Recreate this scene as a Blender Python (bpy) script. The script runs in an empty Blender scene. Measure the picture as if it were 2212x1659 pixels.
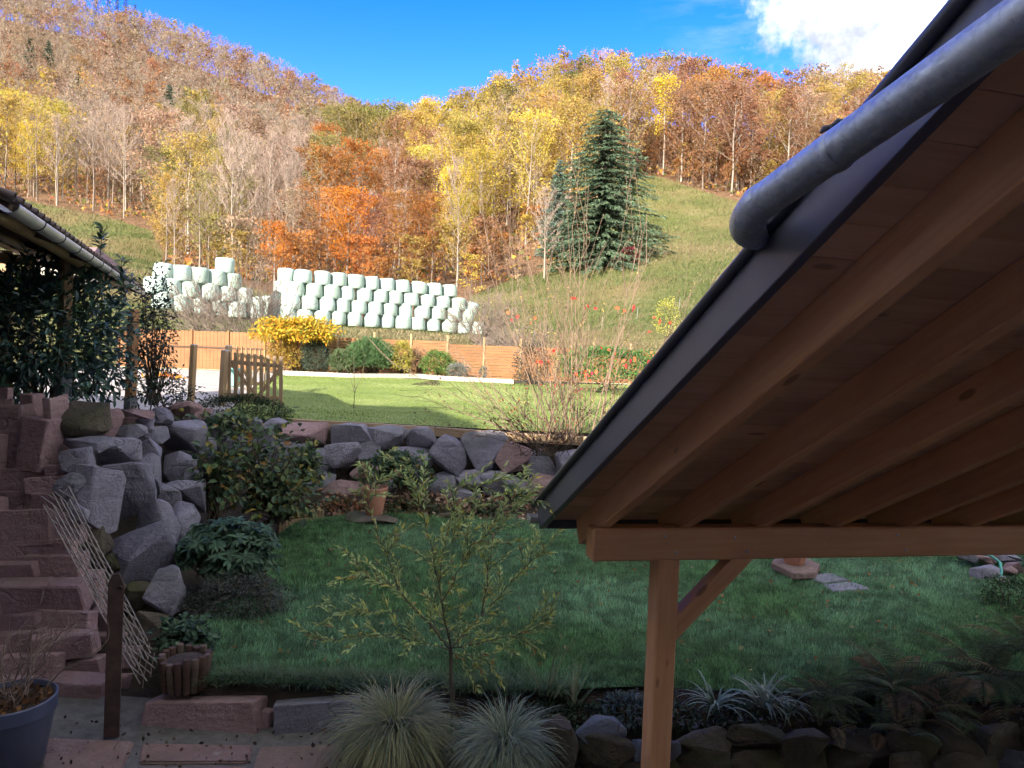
import bpy, bmesh, math, random
import numpy as np
from mathutils import Vector, Matrix
from mathutils import noise as mnoise

scene = bpy.context.scene
COL = scene.collection
rad = math.radians

# ---------------------------------------------------------------- camera
F = 1597.0                      # focal length in units of a 2212 x 1659 frame
CAM = np.array([0.0, 0.0, 2.75])
PITCH, ROLL = rad(3.2), rad(2.0)
_f = np.array([0, math.cos(PITCH), -math.sin(PITCH)])
_r0 = np.array([1.0, 0, 0]); _u0 = np.array([0, math.sin(PITCH), math.cos(PITCH)])
_r = math.cos(ROLL) * _r0 + math.sin(ROLL) * _u0
_u = -math.sin(ROLL) * _r0 + math.cos(ROLL) * _u0
cam_d = bpy.data.cameras.new('camera'); cam = bpy.data.objects.new('camera', cam_d); COL.objects.link(cam)
cam_d.sensor_width = 36.0; cam_d.lens = F / 2212 * 36.0; cam_d.clip_start = 0.05; cam_d.clip_end = 3000
M = Matrix(((_r[0], _u[0], -_f[0], CAM[0]), (_r[1], _u[1], -_f[1], CAM[1]), (_r[2], _u[2], -_f[2], CAM[2]), (0, 0, 0, 1)))
cam.matrix_world = M
scene.camera = cam

# ---------------------------------------------------------------- light
EL = rad(22.0)
SX, SY = 0.4, 0.9165            # horizontal direction the light travels
world = bpy.data.worlds.new('World'); scene.world = world; world.use_nodes = True
sun_d = bpy.data.lights.new('sun', 'SUN'); sun = bpy.data.objects.new('sun', sun_d); COL.objects.link(sun)
sun_d.energy = 2.35; sun_d.angle = rad(0.5); sun_d.color = (1.0, 0.92, 0.80)
sun.rotation_euler = Vector((SX * math.cos(EL), SY * math.cos(EL), -math.sin(EL))).to_track_quat('-Z', 'Y').to_euler()
sun.location = (-8, -20, 30)

def build_world():
    nt = world.node_tree; N = nt.nodes; L = nt.links; N.clear()
    out = N.new('ShaderNodeOutputWorld'); bg = N.new('ShaderNodeBackground')
    sky = N.new('ShaderNodeTexSky'); sky.sky_type = 'NISHITA'; sky.sun_disc = False
    sky.sun_elevation = EL; sky.sun_rotation = math.atan2(-SX, -SY)
    sky.altitude = 400; sky.air_density = 1.0; sky.dust_density = 0.25; sky.ozone_density = 3.5
    hs = N.new('ShaderNodeHueSaturation'); hs.inputs['Saturation'].default_value = 1.37
    hs.inputs['Hue'].default_value = 0.536; hs.inputs['Value'].default_value = 0.62
    L.new(sky.outputs[0], hs.inputs['Color'])
    # cumulus bank low in the sky on the right, a wisp of cirrus beside it
    tc = N.new('ShaderNodeTexCoord')
    def vmath(op, a, b=None):
        n = N.new('ShaderNodeVectorMath'); n.operation = op
        for i, v in enumerate((a, b)):
            if v is None: continue
            if hasattr(v, 'is_linked'): L.new(v, n.inputs[i])
            else: n.inputs[i].default_value = v
        return n
    def m(op, a, b=None, clamp=False):
        n = N.new('ShaderNodeMath'); n.operation = op; n.use_clamp = clamp
        for i, v in enumerate((a, b)):
            if v is None: continue
            if hasattr(v, 'is_linked'): L.new(v, n.inputs[i])
            else: n.inputs[i].default_value = v
        return n.outputs[0]
    def noise(vec, scale, detail, rough=0.55):
        n = N.new('ShaderNodeTexNoise'); n.inputs['Scale'].default_value = scale
        n.inputs['Detail'].default_value = detail; n.inputs['Roughness'].default_value = rough
        L.new(vec, n.inputs['Vector']); return n.outputs[0]
    def pixdir(px, py):
        d = _f + (px - 1106) / F * _r - (py - 829.5) / F * _u
        return tuple(d / np.linalg.norm(d))
    g = tc.outputs['Generated']
    dens = None
    for (px, py, r) in ((2030, 30, .16), (2230, -140, .30), (2560, 60, .36), (2100, 140, .16), (3000, -100, .4), (2450, -420, .22)):
        d = vmath('DISTANCE', g, pixdir(px, py)).outputs['Value']
        v = m('SUBTRACT', 1.0, m('DIVIDE', d, r))
        dens = v if dens is None else m('MAXIMUM', dens, v)
    n1 = noise(g, 9.0, 6, 0.62); n2 = noise(g, 28.0, 4, 0.6)
    # broken cumulus added outside the view to fill the shade; blue gap ahead
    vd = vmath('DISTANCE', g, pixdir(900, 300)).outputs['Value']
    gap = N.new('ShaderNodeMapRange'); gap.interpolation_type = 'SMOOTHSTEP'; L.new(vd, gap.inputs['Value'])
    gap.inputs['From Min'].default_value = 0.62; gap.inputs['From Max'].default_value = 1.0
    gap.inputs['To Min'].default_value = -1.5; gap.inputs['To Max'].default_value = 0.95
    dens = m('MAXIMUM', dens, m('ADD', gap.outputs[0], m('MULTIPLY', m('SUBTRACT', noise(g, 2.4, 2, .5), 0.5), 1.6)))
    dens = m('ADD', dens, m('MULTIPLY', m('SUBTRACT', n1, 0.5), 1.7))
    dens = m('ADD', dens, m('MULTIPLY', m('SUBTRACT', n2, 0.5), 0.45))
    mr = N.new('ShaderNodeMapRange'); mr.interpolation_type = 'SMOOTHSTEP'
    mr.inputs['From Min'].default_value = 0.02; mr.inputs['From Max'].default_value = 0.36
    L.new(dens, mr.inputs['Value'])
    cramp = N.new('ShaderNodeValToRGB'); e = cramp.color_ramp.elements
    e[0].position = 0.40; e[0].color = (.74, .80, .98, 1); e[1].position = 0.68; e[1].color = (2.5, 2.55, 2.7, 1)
    nl = noise(vmath('ADD', g, (0.03, 0, 0.05)).outputs[0], 7.0, 7, 0.6)
    L.new(nl, cramp.inputs[0])
    # cirrus wisp
    wd = vmath('DISTANCE', g, pixdir(1620, 60)).outputs['Value']
    wst = vmath('MULTIPLY', g, (3.0, 3.0, 14.0)).outputs[0]
    wn = noise(wst, 3.0, 6, 0.6)
    wisp = m('MULTIPLY', m('SUBTRACT', 1.0, m('DIVIDE', wd, 0.14), True), m('MULTIPLY', m('SUBTRACT', wn, 0.42), 1.6, True))
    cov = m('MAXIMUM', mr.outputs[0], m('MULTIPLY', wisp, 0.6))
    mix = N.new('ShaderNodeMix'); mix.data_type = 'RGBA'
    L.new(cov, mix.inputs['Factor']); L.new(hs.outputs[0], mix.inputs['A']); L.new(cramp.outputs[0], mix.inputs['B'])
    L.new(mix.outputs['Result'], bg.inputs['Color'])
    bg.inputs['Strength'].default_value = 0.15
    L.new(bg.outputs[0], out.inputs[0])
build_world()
vs = scene.view_settings
vs.view_transform = 'Standard'; vs.look = 'None'; vs.exposure = 2.8; vs.gamma = 1.0; vs.use_curve_mapping = False
scene.cycles.max_bounces = 5; scene.cycles.diffuse_bounces = 4; scene.cycles.use_adaptive_sampling = True; scene.cycles.adaptive_threshold = 0.03; scene.cycles.adaptive_min_samples = 12; scene.cycles.glossy_bounces = 2
scene.cycles.transmission_bounces = 3; scene.cycles.transparent_max_bounces = 4
scene.cycles.use_denoising = True
try: scene.cycles.denoiser = 'OPENIMAGEDENOISE'
except Exception: pass
scene.cycles.caustics_reflective = False; scene.cycles.caustics_refractive = False

# ---------------------------------------------------------------- helpers: places
def at(px, py, Y):
    """world point seen at (px,py) of a 2212 x 1659 frame, standing Y metres out"""
    d = _f + (px - 1106) / F * _r - (py - 829.5) / F * _u
    return CAM + d * (Y / d[1])
def atz(px, py, z):
    d = _f + (px - 1106) / F * _r - (py - 829.5) / F * _u
    return CAM + d * ((z - CAM[2]) / d[2])
def proj(P):
    P = np.atleast_2d(P) - CAM
    w = P @ _f
    return 1106 + F * (P @ _r) / w, 829.5 - F * (P @ _u) / w

def V(*a): return np.array(a, float)
def unit(v):
    v = np.asarray(v, float); return v / (np.linalg.norm(v) + 1e-12)

# ---------------------------------------------------------------- helpers: meshes
class MB:
    """collects triangles and quads (with optional vertex colours) into one mesh"""
    def __init__(s): s.v = []; s.c = []; s.n = 0; s.f3 = []; s.f4 = []; s.m3 = []; s.m4 = []; s.hascol = False
    def add(s, v, f, mat=0, col=None):
        v = np.asarray(v, np.float32).reshape(-1, 3); f = np.asarray(f, np.int64)
        if len(f) == 0: return
        s.v.append(v)
        if col is None: c = np.ones((len(v), 3), np.float32)
        else:
            s.hascol = True; c = np.broadcast_to(np.asarray(col, np.float32), (len(v), 3))
        s.c.append(c)
        if f.shape[1] == 3: s.f3.append(f + s.n); s.m3.append(np.full(len(f), mat))
        else: s.f4.append(f + s.n); s.m4.append(np.full(len(f), mat))
        s.n += len(v)
    def mesh(s, name, mats=(), smooth=False, sharp=None):
        me = bpy.data.meshes.new(name)
        v = np.concatenate(s.v) if s.v else np.zeros((0, 3), np.float32)
        f3 = np.concatenate(s.f3) if s.f3 else np.zeros((0, 3), np.int64)
        f4 = np.concatenate(s.f4) if s.f4 else np.zeros((0, 4), np.int64)
        mi = np.concatenate((s.m3 or [np.zeros(0, int)]) + (s.m4 or [])).astype(np.int32)
        loops = np.concatenate([f3.ravel(), f4.ravel()]).astype(np.int32)
        tot = np.concatenate([np.full(len(f3), 3), np.full(len(f4), 4)]).astype(np.int32)
        st = np.concatenate([[0], np.cumsum(tot)[:-1]]).astype(np.int32) if len(tot) else np.zeros(0, np.int32)
        me.vertices.add(len(v)); me.vertices.foreach_set('co', v.ravel())
        me.loops.add(len(loops)); me.loops.foreach_set('vertex_index', loops)
        me.polygons.add(len(tot)); me.polygons.foreach_set('loop_start', st)
        try: me.polygons.foreach_set('loop_total', tot)
        except Exception: pass
        for m_ in (mats if isinstance(mats, (list, tuple)) else [mats]): me.materials.append(m_)
        if len(tot):
            me.polygons.foreach_set('material_index', mi)
            me.polygons.foreach_set('use_smooth', np.full(len(tot), smooth))
        if s.hascol:
            a = me.color_attributes.new('Col', 'FLOAT_COLOR', 'POINT')
            c = np.concatenate(s.c); c = np.concatenate([c, np.ones((len(c), 1), np.float32)], 1)
            a.data.foreach_set('color', c.astype(np.float32).ravel())
        me.update(calc_edges=True); me.validate()
        if sharp is not None: me.set_sharp_from_angle(angle=rad(sharp))
        return me

W = {}
def mk(name, me, parent=None, Mw=None, mat=None):
    """link a mesh as an object; Mw is its world matrix"""
    o = bpy.data.objects.new(name, me); COL.objects.link(o)
    if mat is not None and me is not None and not me.materials: me.materials.append(mat)
    Mw = Mw if Mw is not None else Matrix.Identity(4)
    if parent is not None:
        o.parent = parent; o.matrix_basis = W[parent.name].inverted() @ Mw
    else: o.matrix_basis = Mw
    W[o.name] = Mw
    return o
def tag(o, label=None, cat=None, group=None, kind=None):
    if label: o['label'] = label
    if cat: o['category'] = cat
    if group: o['group'] = group
    if kind: o['kind'] = kind
    return o
def thing(name, loc, label, cat, group=None, rz=0.0, sc=1.0):
    Mw = Matrix.Translation(Vector(loc)) @ Matrix.Rotation(rz, 4, 'Z') @ Matrix.Scale(sc, 4)
    o = mk(name, None, None, Mw); o.empty_display_size = 0.1
    return tag(o, label, cat, group)
def copy_thing(root, loc, rz=0, sc=1.0, label=None, group=None, scz=None):
    r = root.copy(); COL.objects.link(r)
    Mw = Matrix.Translation(Vector(loc)) @ Matrix.Rotation(rz, 4, 'Z') @ Matrix.Diagonal((sc, sc, scz or sc, 1))
    r.matrix_basis = Mw; W[r.name] = Mw
    if label: r['label'] = label
    if group: r['group'] = group
    def kids(o, p):
        for ch in o.children:
            if ch.name not in W: continue
            c = ch.copy(); COL.objects.link(c); c.parent = p; c.matrix_basis = ch.matrix_basis.copy(); W[c.name] = Mw
            kids(ch, c)
    kids(root, r)
    return r

BOXF = np.array([[0, 3, 2, 1], [4, 5, 6, 7], [0, 1, 5, 4], [1, 2, 6, 5], [2, 3, 7, 6], [3, 0, 4, 7]])
def boxv(x0, x1, y0, y1, z0, z1):
    return np.array([[x0, y0, z0], [x1, y0, z0], [x1, y1, z0], [x0, y1, z0], [x0, y0, z1], [x1, y0, z1], [x1, y1, z1], [x0, y1, z1]], float)
_bevcache = {}
def bevbox(sx, sy, sz, b=0.006, seg=1):
    """bevelled box centred on its origin, long side along local x"""
    k = (round(sx, 4), round(sy, 4), round(sz, 4), b, seg)
    if k in _bevcache: return _bevcache[k].copy()
    bm = bmesh.new(); bmesh.ops.create_cube(bm, size=1.0)
    bmesh.ops.scale(bm, vec=(sx, sy, sz), verts=bm.verts)
    if b > 0: bmesh.ops.bevel(bm, geom=bm.edges[:], offset=b, segments=seg, affect='EDGES', profile=0.5)
    me = bpy.data.meshes.new('bar'); bm.to_mesh(me); bm.free(); _bevcache[k] = me
    return me.copy()
def frame(p0, p1, up=(0, 0, 1)):
    x = unit(np.asarray(p1) - np.asarray(p0)); z = np.asarray(up, float); z = unit(z - x * (z @ x)); y = np.cross(z, x)
    c = (np.asarray(p0) + np.asarray(p1)) / 2
    return Matrix(((x[0], y[0], z[0], c[0]), (x[1], y[1], z[1], c[1]), (x[2], y[2], z[2], c[2]), (0, 0, 0, 1)))
def bar(name, p0, p1, w, h, mat, parent=None, up=(0, 0, 1), bev=0.006):
    """a squared timber from p0 to p1, w wide and h high"""
    me = bevbox(float(np.linalg.norm(np.asarray(p1) - np.asarray(p0))), w, h, bev)
    me.name = name; me.materials.append(mat)
    return mk(name, me, parent, frame(p0, p1, up))
def tubev(pts, r, sides=6, closed_ends=True):
    pts = np.asarray(pts, float); n = len(pts); r = np.broadcast_to(np.asarray(r, float), (n,))
    t = np.gradient(pts, axis=0); t /= (np.linalg.norm(t, axis=1, keepdims=True) + 1e-12)
    ref = np.array([0.31, 0.95, 0.05]) if abs(t[0][2]) > 0.7 else np.array([0.05, 0.1, 0.99])
    a = np.cross(t, ref); a /= (np.linalg.norm(a, axis=1, keepdims=True) + 1e-12); b = np.cross(t, a)
    ang = np.arange(sides) * 2 * np.pi / sides
    v = pts[:, None, :] + r[:, None, None] * (np.cos(ang)[None, :, None] * a[:, None, :] + np.sin(ang)[None, :, None] * b[:, None, :])
    v = v.reshape(-1, 3)
    i = np.arange(n - 1)[:, None] * sides; j = np.arange(sides)[None, :]; j2 = (j + 1) % sides
    f = np.stack([i + j, i + j2, i + sides + j2, i + sides + j], -1).reshape(-1, 4)
    if closed_ends and sides == 4:
        f = np.concatenate([f, [[3, 2, 1, 0]], [[(n - 1) * 4 + k for k in range(4)]]])
    return v, f
def lathe(prof, seg=24):
    prof = np.asarray(prof, float); n = len(prof); ang = np.arange(seg) * 2 * np.pi / seg
    v = np.stack([prof[:, 0, None] * np.cos(ang), prof[:, 0, None] * np.sin(ang), np.repeat(prof[:, 1, None], seg, 1)], -1).reshape(-1, 3)
    i = np.arange(n - 1)[:, None] * seg; j = np.arange(seg)[None, :]; j2 = (j + 1) % seg
    return v, np.stack([i + j, i + j2, i + seg + j2, i + seg + j], -1).reshape(-1, 4)
def grid(xs, ys, zf):
    X, Y = np.meshgrid(xs, ys); Z = zf(X, Y)
    v = np.stack([X, Y, Z], -1).reshape(-1, 3); nx, ny = len(xs), len(ys)
    i = np.arange(ny - 1)[:, None] * nx; j = np.arange(nx - 1)[None, :]
    f = np.stack([i + j, i + j + 1, i + nx + j + 1, i + nx + j], -1).reshape(-1, 4)
    return v, f
def vnoise(P, scale, seed=0):
    """cheap smooth value noise for numpy arrays (n,2) or (n,3), range 0..1"""
    P = np.asarray(P, float) * scale + seed * 17.13
    if P.shape[-1] == 2: P = np.concatenate([P, np.zeros(P.shape[:-1] + (1,))], -1)
    i = np.floor(P).astype(np.int64); f = P - i; f = f * f * (3 - 2 * f)
    def h(x, y, z):
        n = (x * 374761393 + y * 668265263 + z * 2147483647 + 1013904223 * (seed + 1)) & 0x7fffffff
        n = ((n ^ (n >> 13)) * 1274126177) & 0x7fffffff
        return ((n ^ (n >> 16)) & 0xffff) / 65535.0
    r = 0
    for dx in (0, 1):
        for dy in (0, 1):
            for dz in (0, 1):
                w = (f[..., 0] if dx else 1 - f[..., 0]) * (f[..., 1] if dy else 1 - f[..., 1]) * (f[..., 2] if dz else 1 - f[..., 2])
                r = r + w * h(i[..., 0] + dx, i[..., 1] + dy, i[..., 2] + dz)
    return r
def fbm(P, scale, seed=0, oct=4):
    r = 0; a = 0.5; t = 0
    for k in range(oct): r = r + a * vnoise(P, scale * 2 ** k, seed + k); t += a; a *= 0.5
    return r / t
def sstep(a, b, x):
    t = np.clip((np.asarray(x, float) - a) / (b - a), 0, 1); return t * t * (3 - 2 * t)

# ---------------------------------------------------------------- helpers: materials
MATS = {}
class NT:
    def __init__(s, name):
        s.m = bpy.data.materials.new(name); s.m.use_nodes = True; s.t = s.m.node_tree; s.N = s.t.nodes; s.L = s.t.links
        s.b = s.N['Principled BSDF']; MATS[name] = s.m
    def n(s, typ, **kw):
        n = s.N.new(typ)
        for k, v in kw.items(): setattr(n, k, v)
        return n
    def link(s, a, b): s.L.new(a, b)
    def sock(s, inp, v):
        if hasattr(v, 'is_linked'): s.L.new(v, inp)
        else: inp.default_value = v
    def coord(s, kind='Object', scale=(1, 1, 1), rnd=True):
        if kind == 'World': o = s.n('ShaderNodeNewGeometry').outputs['Position']
        else: o = s.n('ShaderNodeTexCoord').outputs['Object']
        mp = s.n('ShaderNodeMapping'); s.link(o, mp.inputs['Vector']); mp.inputs['Scale'].default_value = scale
        if rnd and kind != 'World':
            oi = s.n('ShaderNodeObjectInfo'); mul = s.n('ShaderNodeMath', operation='MULTIPLY'); mul.inputs[1].default_value = 37.0
            s.link(oi.outputs['Random'], mul.inputs[0]); s.link(mul.outputs[0], mp.inputs['Location'])
        return mp.outputs[0]
    def noise(s, vec, scale, detail=5, rough=0.55, dist=0.0):
        n = s.n('ShaderNodeTexNoise'); n.inputs['Scale'].default_value = scale; n.inputs['Detail'].default_value = detail
        n.inputs['Roughness'].default_value = rough; n.inputs['Distortion'].default_value = dist
        s.link(vec, n.inputs['Vector']); return n.outputs[0]
    def vor(s, vec, scale, feature='F1', out='Distance', rnd=1.0):
        n = s.n('ShaderNodeTexVoronoi', feature=feature); n.inputs['Scale'].default_value = scale
        n.inputs['Randomness'].default_value = rnd
        s.link(vec, n.inputs['Vector']); return n.outputs[out]
    def ramp(s, fac, stops):
        r = s.n('ShaderNodeValToRGB'); e = r.color_ramp.elements
        while len(e) < len(stops): e.new(0.5)
        for k, (p, c) in enumerate(stops):
            e[k].position = p; e[k].color = tuple(c) + (1,) if len(c) == 3 else c
        s.link(fac, r.inputs[0]); return r.outputs[0]
    def mr(s, v, a, b, c=0.0, d=1.0):
        n = s.n('ShaderNodeMapRange'); s.sock(n.inputs['Value'], v)
        n.inputs['From Min'].default_value = a; n.inputs['From Max'].default_value = b
        n.inputs['To Min'].default_value = c; n.inputs['To Max'].default_value = d
        n.interpolation_type = 'SMOOTHSTEP'; return n.outputs[0]
    def mix(s, fac, a, b, mode='MIX'):
        n = s.n('ShaderNodeMix', data_type='RGBA', blend_type=mode)
        s.sock(n.inputs['Factor'], fac)
        for k, v in (('A', a), ('B', b)):
            if hasattr(v, 'is_linked'): s.L.new(v, n.inputs[k])
            else: n.inputs[k].default_value = tuple(v) + (1,) if len(v) == 3 else v
        return n.outputs['Result']
    def math(s, op, a, b=0.0):
        n = s.n('ShaderNodeMath', operation=op); s.sock(n.inputs[0], a); s.sock(n.inputs[1], b); return n.outputs[0]
    def rnd(s): return s.n('ShaderNodeObjectInfo').outputs['Random']
    def ocol(s): return s.n('ShaderNodeObjectInfo').outputs['Color']
    def attr(s, name='Col'):
        a = s.n('ShaderNodeAttribute'); a.attribute_name = name; return a.outputs['Color']
    def bump(s, h, strength=0.4, dist=0.01):
        b = s.n('ShaderNodeBump'); b.inputs['Strength'].default_value = strength; b.inputs['Distance'].default_value = dist
        s.link(h, b.inputs['Height']); s.link(b.outputs[0], s.b.inputs['Normal'])
    def done(s, color=None, rough=0.7, metal=0.0, spec=None):
        if color is not None:
            if hasattr(color, 'is_linked'): s.link(color, s.b.inputs['Base Color'])
            else: s.b.inputs['Base Color'].default_value = tuple(color) + (1,)
        s.sock(s.b.inputs['Roughness'], rough); s.b.inputs['Metallic'].default_value = metal
        if spec is not None: s.b.inputs['Specular IOR Level'].default_value = spec
        return s.m

def mat_leaf(name, rough=0.5, trans=0.3, spec=0.3):
    """leaf colour = vertex colour x object colour, with light passing through the blade"""
    t = NT(name); c = t.mix(1.0, t.attr(), t.ocol(), 'MULTIPLY'); t.done(c, rough, spec=spec)
    tr = t.n('ShaderNodeBsdfTranslucent'); t.link(c, tr.inputs['Color'])
    ms = t.n('ShaderNodeMixShader'); ms.inputs[0].default_value = trans
    t.link(t.b.outputs[0], ms.inputs[1]); t.link(tr.outputs[0], ms.inputs[2])
    t.link(ms.outputs[0], t.N['Material Output'].inputs['Surface']); return t.m
def mat_bark(name, c1, c2, scale=6.0):
    t = NT(name); v = t.coord('Object', (1, 1, .35)); n = t.noise(v, scale, 5, .65)
    t.bump(n, .6, .02); return t.done(t.ramp(n, [(.3, c1), (.7, c2)]), .85, spec=.2)
def mat_wood(name, c1, c2, knots=0.5, rough=0.6, grain=1.0):
    t = NT(name); v = t.coord('Object', (.5, 9 * grain, 9 * grain))
    g = t.noise(v, 3.0, 6, .6, .4); v2 = t.coord('Object', (.7, 1.2, 1.2)); big = t.noise(v2, 1.6, 3)
    col = t.ramp(g, [(.28, c1), (.72, c2)])
    col = t.mix(t.mr(big, .35, .7, 0, .35), col, tuple(x * .6 for x in c1))
    k = t.vor(t.coord('Object', (2.0, 5.5, 5.5)), 1.0); km = t.mr(k, .08, .14, knots, 0.0)
    col = t.mix(km, col, tuple(x * .22 for x in c1))
    oi = t.rnd(); col = t.mix(1.0, col, t.ramp(oi, [(0, (.82, .8, .78)), (1, (1.08, 1.06, 1.04))]), 'MULTIPLY')
    t.bump(g, .25, .004); return t.done(col, rough, spec=.25)
def mat_stone(name, stops, lichen=(.42, .42, .44), moss=0.25, bscale=9.0, tint=((.8, .78, .8), (1.15, 1.12, 1.12)), mossc=(.05, .07, .015)):
    t = NT(name); v = t.coord('Object'); n1 = t.noise(v, 2.3, 7, .62, .3); n2 = t.noise(v, bscale, 9, .7); n3 = t.noise(v, 1.1, 4)
    vs_ = t.coord('Object', (1.0, 1.0, 6.0)); st = t.noise(vs_, 2.2, 5, .6)
    col = t.ramp(t.math('ADD', t.math('MULTIPLY', n1, .6), t.math('MULTIPLY', st, .4)), stops)
    dv = t.n('ShaderNodeVectorMath', operation='ADD'); t.link(v, dv.inputs[0]); nz = t.n('ShaderNodeTexNoise'); nz.inputs['Scale'].default_value = 3.0; t.link(v, nz.inputs['Vector']); t.link(nz.outputs['Color'], dv.inputs[1])
    ce = t.vor(dv.outputs[0], 1.3, 'DISTANCE_TO_EDGE'); crack = t.math('MULTIPLY', t.mr(ce, .0, .03, .32, 0), t.mr(n1, .48, .62))
    col = t.mix(t.mr(n2, .58, .74, 0, .55), col, lichen); col = t.mix(crack, col, tuple(x * .3 for x in stops[0][1]))
    col = t.mix(t.mr(n2, .28, .40, .5, 0), col, tuple(x * .4 for x in stops[0][1]))
    up = t.n('ShaderNodeSeparateXYZ'); t.link(t.n('ShaderNodeNewGeometry').outputs['Normal'], up.inputs[0])
    mf = t.math('MULTIPLY', t.mr(n3, .48, .62), t.mr(up.outputs['Z'], -.2, .6, .25, 1)); mf = t.math('MULTIPLY', mf, moss)
    col = t.mix(mf, col, mossc)
    col = t.mix(1.0, col, t.ramp(t.rnd(), [(0, tint[0]), (1, tint[1])]), 'MULTIPLY')
    n5 = t.noise(v, 26, 4, .7); col = t.mix(t.mr(n5, .3, .7, .16, 0), col, tuple(x * .45 for x in stops[0][1])); h = t.math('ADD', t.math('ADD', t.math('MULTIPLY', n2, .9), t.math('MULTIPLY', st, .3)), t.math('MULTIPLY', n5, .08)); h = t.math('SUBTRACT', h, t.math('MULTIPLY', crack, .5)); t.bump(h, 1.0, .06)
    return t.done(col, .85, spec=.25)

# ---------------------------------------------------------------- materials
wood_new = mat_wood('wood_larch', (.58, .285, .135), (.70, .40, .21), .65)
wood_deck = mat_wood('wood_deck', (.60, .355, .205), (.72, .47, .29), .5)
wood_pale = mat_wood('wood_pale', (.30, .20, .10), (.42, .29, .16), .3)
wood_gate = mat_wood('wood_gate', (.30, .205, .12), (.42, .30, .185), .3)
wood_dark = mat_wood('wood_dark', (.05, .03, .02), (.10, .06, .04), .2)
wood_log = mat_wood('wood_log', (.30, .20, .10), (.45, .31, .17), .3)
wood_stump = mat_wood('wood_stump', (.07, .05, .038), (.14, .10, .075), .2, .85)
wood_old = mat_wood('wood_old', (.045, .026, .02), (.09, .05, .035), .3, .8)
fence_wood = mat_wood('fence_wood', (.20, .085, .032), (.30, .14, .058), .35)
def simple(name, c1, c2, scale=4.0, rough=.6, metal=0., bump=.15, bd=.01, kind='Object', spec=None):
    t = NT(name); v = t.coord(kind); n = t.noise(v, scale, 6, .6); t.bump(n, bump, bd)
    return t.done(t.ramp(n, [(.3, c1), (.7, c2)]), rough, metal, spec)
fascia_m = simple('fascia_paint', (.085, .083, .10), (.10, .098, .115), 3, .38, 0, .05)
roofskin = simple('roof_sheet', (.035, .036, .045), (.05, .05, .06), 3, .45, 0, .05)
galv_m = None
def make_galv():
    t = NT('galvanised_steel'); v = t.coord('Object', rnd=False); a = t.vor(v, 75, out='Color'); n = t.noise(v, 6, 5, .6)
    s = t.n('ShaderNodeSeparateColor'); t.link(a, s.inputs[0])
    c = t.ramp(t.math('ADD', t.math('MULTIPLY', s.outputs[0], .45), t.math('MULTIPLY', n, .55)), [(.25, (.30, .33, .37)), (.75, (.43, .46, .50))])
    t.bump(t.math('ADD', n, t.math('MULTIPLY', s.outputs[0], .05)), .06, .003)
    return t.done(c, t.mr(s.outputs[1], 0, 1, .42, .58), .6)
galv_m = make_galv()
zinc_m = simple('zinc_gutter', (.42, .43, .42), (.60, .60, .57), 3, .5, .3, .08)
steel_m = simple('steel_shoe', (.30, .33, .38), (.42, .45, .50), 8, .45, .5, .05)
stone_grey = mat_stone('boulder_stone', [(.25, (.115, .108, .13)), (.5, (.21, .20, .235)), (.75, (.31, .295, .335))], (.40, .39, .41), .25)
stone_pink = mat_stone('pink_sandstone', [(.25, (.18, .112, .108)), (.5, (.29, .19, .185)), (.75, (.38, .27, .265))], (.44, .38, .37), .2)
stone_moss = mat_stone('mossy_stone', [(.25, (.05, .045, .035)), (.5, (.10, .085, .06)), (.75, (.16, .135, .10))], (.2, .18, .15), .7, mossc=(.045, .055, .012))
stone_slate = mat_stone('slate_stone', [(.25, (.055, .06, .075)), (.5, (.10, .115, .145)), (.75, (.16, .185, .23))], (.24, .27, .32), .1)
stone_slab = mat_stone('patio_slab_stone', [(.25, (.12, .078, .068)), (.5, (.21, .14, .12)), (.75, (.28, .22, .205))], (.38, .36, .36), .25, 6.0)
terracotta = simple('terracotta', (.36, .15, .09), (.48, .22, .14), 6, .8, 0, .1)
plastic_pot = simple('plastic_pot', (.045, .055, .095), (.06, .07, .115), 3, .42, 0, .04)
rust_m = simple('rust', (.03, .018, .014), (.075, .04, .028), 14, .85, .2, .5)
soil_m = simple('soil', (.018, .012, .008), (.05, .033, .022), 22, .95, 0, .9, .03)
bark_grey = mat_bark('bark_grey', (.30, .25, .20), (.52, .45, .37), 2.0)
bark_dark = mat_bark('bark_dark', (.05, .035, .025), (.12, .09, .065), 12)
bark_tan = mat_bark('bark_tan', (.15, .10, .07), (.29, .20, .14), 12)
bark_olive = mat_bark('bark_olive', (.06, .05, .035), (.14, .12, .08), 20)
leaf_m = mat_leaf('leaf', .55, .3, .2)
leaf_gloss = mat_leaf('leaf_glossy', .36, .15, .4)
leaf_far = mat_leaf('leaf_far', .8, .48, .05)
needle_m = mat_leaf('needles', .6, .1, .2)
grass_m = mat_leaf('grass_blades', .5, .25, .25)
litter_m = mat_leaf('dry_leaves', .8, .1, .1)

def make_bale_mat():
    t = NT('bale_wrap'); v = t.coord('Object'); n = t.noise(v, 2.2, 4, .5); w = t.noise(t.coord('Object', (1, 1, 5)), 3.5, 5, .6, .6)
    w2 = t.noise(t.coord('Object', (5, 5, .6)), 3.0, 3, .5)
    c = t.ramp(n, [(.3, (.34, .435, .395)), (.7, (.41, .51, .46))])
    c = t.mix(1.0, c, t.ramp(t.rnd(), [(0, (.78, .80, .74)), (.5, (1, 1, 1)), (1, (1.06, 1.06, 1.08))]), 'MULTIPLY'); c = t.mix(t.mr(t.noise(v, 9, 4, .7), .62, .75, 0, .35), c, (.22, .24, .19))
    t.bump(t.math('ADD', w, t.math('MULTIPLY', w2, .6)), .8, .05)
    return t.done(c, .45, spec=.35)
bale_m = make_bale_mat()

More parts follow.
